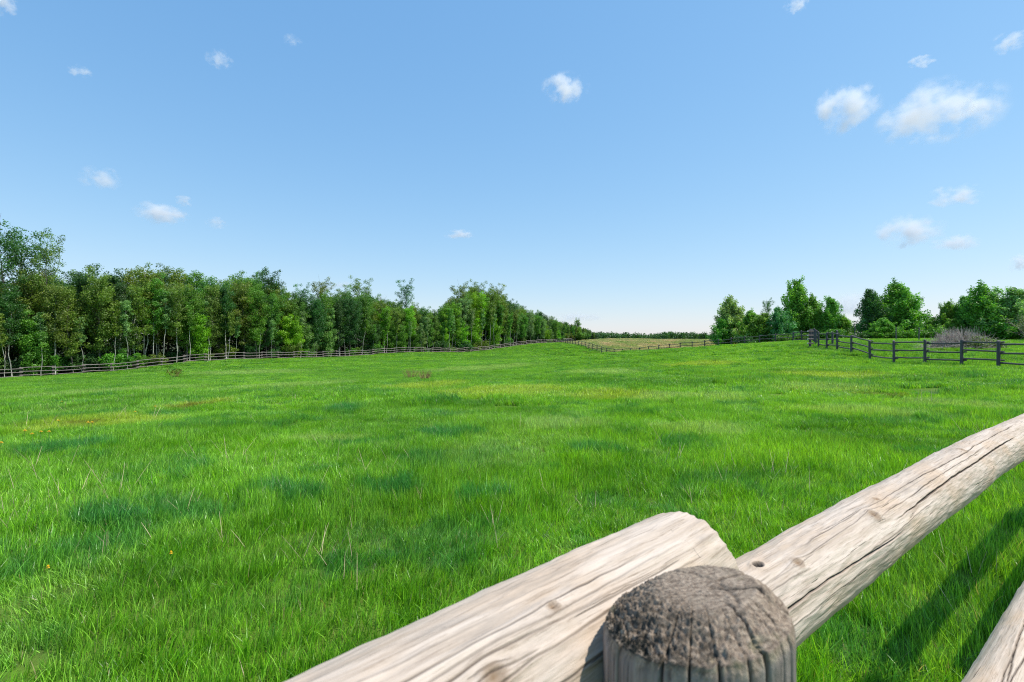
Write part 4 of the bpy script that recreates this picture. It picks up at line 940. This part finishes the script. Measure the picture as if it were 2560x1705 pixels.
# the two bays further along, just outside the frame: their shadows fall into it
for bay in (1, 2):
    for (z, pp, sd) in ((1.28 if bay == 1 else 1.168, .365, 70), (.80, .30, 71), (.38, .34, 72)):
        c_, k_ = spare(sd+bay*5); o = obj('rail', log_mesh('rail', 3.1, .064, .066, c_, k_, M_log, 160, 60, sd, (0, .01), dense=None), ff); a = NR*pp; p0 = a+DR*(3.16*bay+.22); p1 = p0+DR*3.1; place_log(o, (p0.x, p0.y, z), (p1.x, p1.y, z+.01))
for (p, s) in (((NR*.19+DR*3.14), 81), ((NR*.19+DR*6.3), 83), ((NR*.19+DR*9.4), 84), ((NL*.165-DL*2.2), 82)):
    o = obj('post', None, ff) if False else bpy.data.objects.new('post', post_mesh(s, 1.33, .068, M_log)); link(o, ff); o.location = Vector((p.x, p.y, 0))-ff.location; o.rotation_euler = (0, -pi/2, 0)

# ------------------------------------------------------------------ dandelions
def dandelion_proto():
    st = Buf(); tube(st, [(0, 0, -.02), (.004, 0, .1), (0, .004, .2)], [.003, .0028, .0025], 6, .5); fl = Buf(); r = np.random.default_rng(2)
    for ring, (n, rad, z, tilt) in enumerate([(14, .021, .2, .05), (12, .016, .205, .35), (9, .010, .209, .8)]):
        for i in range(n):
            a = i*2*pi/n+ring*.3; d = np.array([math.cos(a), math.sin(a), tilt*.6]); s = np.array([-math.sin(a), math.cos(a), 0])*.004; c = np.array([0, 0, z]); p = c+d*rad
            fl.add([c-s*.4, c+s*.4, p+s, p-s], [[0, 1, 2, 3]], [.5+.3*r.random()]*4)
    return st.mesh('stem', plain('dandelion_stem', (.15, .25, .05))), fl.mesh('flower_head', plain('dandelion_yellow', (.85, .50, .01)))
dm = dandelion_proto()
DL_SPOT = [(25, 442, 'dandelion at the left end of the row of four'), (32, 446, 'low dandelion just under the row of four'), (41, 443.5, 'middle dandelion of the row of four in the thin left meadow'), (49, 443.5, 'dandelion at the right end of the row of four'), (1, 457, 'dandelion cut by the left edge of the photo'),
    (62, 406, 'far dandelion, uppermost at the left of the meadow'), (155, 413, 'dandelion beside the dry straw tuft'), (135, 419, 'dandelion left of the one beside the straw tuft'), (88, 432, 'small dandelion between the row of four and the straw tuft'), (92, 432.5, 'small dandelion touching its left twin'),
    (48, 604, 'nearest dandelion, low at the left of the photo'), (171, 588, 'near dandelion right of the nearest one'), (58, 429, 'far faint dandelion above the row of four')]
for (u, v, lab) in DL_SPOT:
    x, y = gp(u, v+3); e = tag(empty('dandelion', (x, y, h1(x, y)), R.uniform(0, 6)), lab, 'dandelion', 'dandelions in the meadow'); k = .45 if y < 6 else 1.2; e.scale = (k, k, 1.1)
    obj('stem', dm[0], e); obj('flower_head', dm[1], e)

# ------------------------------------------------------------------ clouds
def cloud_mat():
    N = NT('cloud_vapour'); N.t.nodes.remove(N.out); N.out = N.n('ShaderNodeOutputMaterial'); tc = N.n('ShaderNodeTexCoord'); v = tc.outputs['Object']; oi = N.n('ShaderNodeObjectInfo')
    ln = N.n('ShaderNodeVectorMath', operation='LENGTH'); N.l(v, ln.inputs[0])
    cb_ = N.n('ShaderNodeCombineXYZ'); q = N.math('MULTIPLY', oi.outputs['Random'], 60.); N.l(q, cb_.inputs[0]); N.l(q, cb_.inputs[2])
    ad = N.n('ShaderNodeVectorMath', operation='ADD'); N.l(v, ad.inputs[0]); N.l(cb_.outputs[0], ad.inputs[1])
    n1 = N.noise(N.mapping(ad.outputs[0], (1.5, 1.2, 1)), 1.35, 7, .64)
    f = N.math('SUBTRACT', 1.0, ln.outputs['Value']); dn = N.math('ADD', N.math('MULTIPLY', f, 1.05), N.math('MULTIPLY', N.math('SUBTRACT', n1, .5), 3.9)); dn = N.math('SUBTRACT', dn, .36)
    dn = N.math('MULTIPLY', N.math('MULTIPLY', N.math('MAXIMUM', dn, 0.), N.rng(f, 0, .25)), oi.outputs['Alpha'])
    pv = N.n('ShaderNodeVolumePrincipled'); pv.inputs['Color'].default_value = (1, 1, 1, 1); N.l(dn, pv.inputs['Density']); pv.inputs['Anisotropy'].default_value = .1
    N.l(pv.outputs[0], N.out.inputs['Volume']); return N.m
M_cloud = cloud_mat()
def ico():
    n, m = 20, 14; V = [(0, 0, 1)]
    th = np.linspace(0, 2*pi, 24, endpoint=False); ph = np.linspace(.02, pi-.02, 14); P, T = np.meshgrid(ph, th, indexing='ij')
    V = np.stack([np.sin(P)*np.cos(T), np.sin(P)*np.sin(T), np.cos(P)], -1).reshape(-1, 3); i, j = np.meshgrid(np.arange(13), np.arange(24), indexing='ij'); j2 = (j+1) % 24
    Q = np.stack([i*24+j, (i+1)*24+j, (i+1)*24+j2, i*24+j2], -1).reshape(-1, 4); cq = []
    for b in (0, 13*24):
        for k in range(11): q = [b+k, b+k+1, b+22-k, b+23-k]; cq.append(q if b == 0 else q[::-1])
    return mesh_np('cloud', V, np.concatenate([Q, np.array(cq)]), M_cloud)
cm = ico()
for (px, py, wpx, hpx, dens, lab) in [
    (1300, 203, 100, 58, 1.0, 'bright small cloud alone high in the middle of the sky'),
    (1945, 246, 125, 110, 1.1, 'left lobe of the largest cloud at the upper right'),
    (2158, 262, 220, 125, 1.4, 'broad right lobe of the largest cloud at the upper right'),
    (2262, 245, 70, 50, .5, 'wisp at the right tip of the largest cloud'),
    (2198, 450, 120, 48, .8, 'flat cloud below the largest one near the right edge'),
    (2088, 530, 120, 75, 1.0, 'small heaped cloud low at the right, above the poplars'),
    (2192, 557, 100, 40, .7, 'thin cloud just right of the small heaped one'),
    (230, 409, 90, 48, .5, 'faint pinkish cloud high over the left of the wood'),
    (368, 492, 130, 52, .9, 'brightest flat cloud over the left of the wood'),
    (423, 463, 34, 26, .6, 'tiny puff above right of the flat cloud over the wood'),
    (498, 512, 44, 26, .4, 'tiny faint puff right of the flat cloud over the wood'),
    (504, 136, 54, 38, .5, 'small faint cloud high at the upper left'),
    (183, 163, 52, 24, .35, 'faint streak of cloud near the upper left corner'),
    (672, 92, 40, 22, .25, 'barely visible cloud streak at the top left of centre'),
    (1056, 539, 66, 22, .6, 'thin short cloud streak low over the middle of the wood'),
    (2320, 97, 66, 40, .6, 'small cloud near the upper right corner'),
    (2117, 142, 60, 24, .5, 'small flat cloud above the largest one'),
    (1830, 10, 50, 34, .6, 'small cloud cut by the top edge of the photo'),
    (2, 5, 60, 56, .8, 'cloud cut by the upper left corner of the photo'),
    (2345, 606, 44, 44, .8, 'cloud low at the right edge of the photo'),
    (1955, 700, 90, 60, .7, 'pale cloud in the first sky gap between the right-hand poplars'),
    (780, 657, 80, 20, .5, 'thin pale cloud just over the round crowns of the wood'),
    (1320, 728, 130, 26, .5, 'low pale cloud over the right end of the wood')]:
    u = px*.435; v = py*.435; el = (341-v)/F; Y = min(1100/el, 6500); s = Y/F
    o = tag(obj('cloud', cm), lab, 'cloud', 'small clouds in the blue sky'); o.location = ((u-512)*s, Y, CAM_Z+(341-v)*s)
    rx, rz = wpx*.435/2*1.25*s, hpx*.435/2*1.25*s; o.scale = (rx, min(rx, rz*1.6), rz); o.color = (1, 1, 1, dens*6.3/(min(rx, rz*1.6)*2))
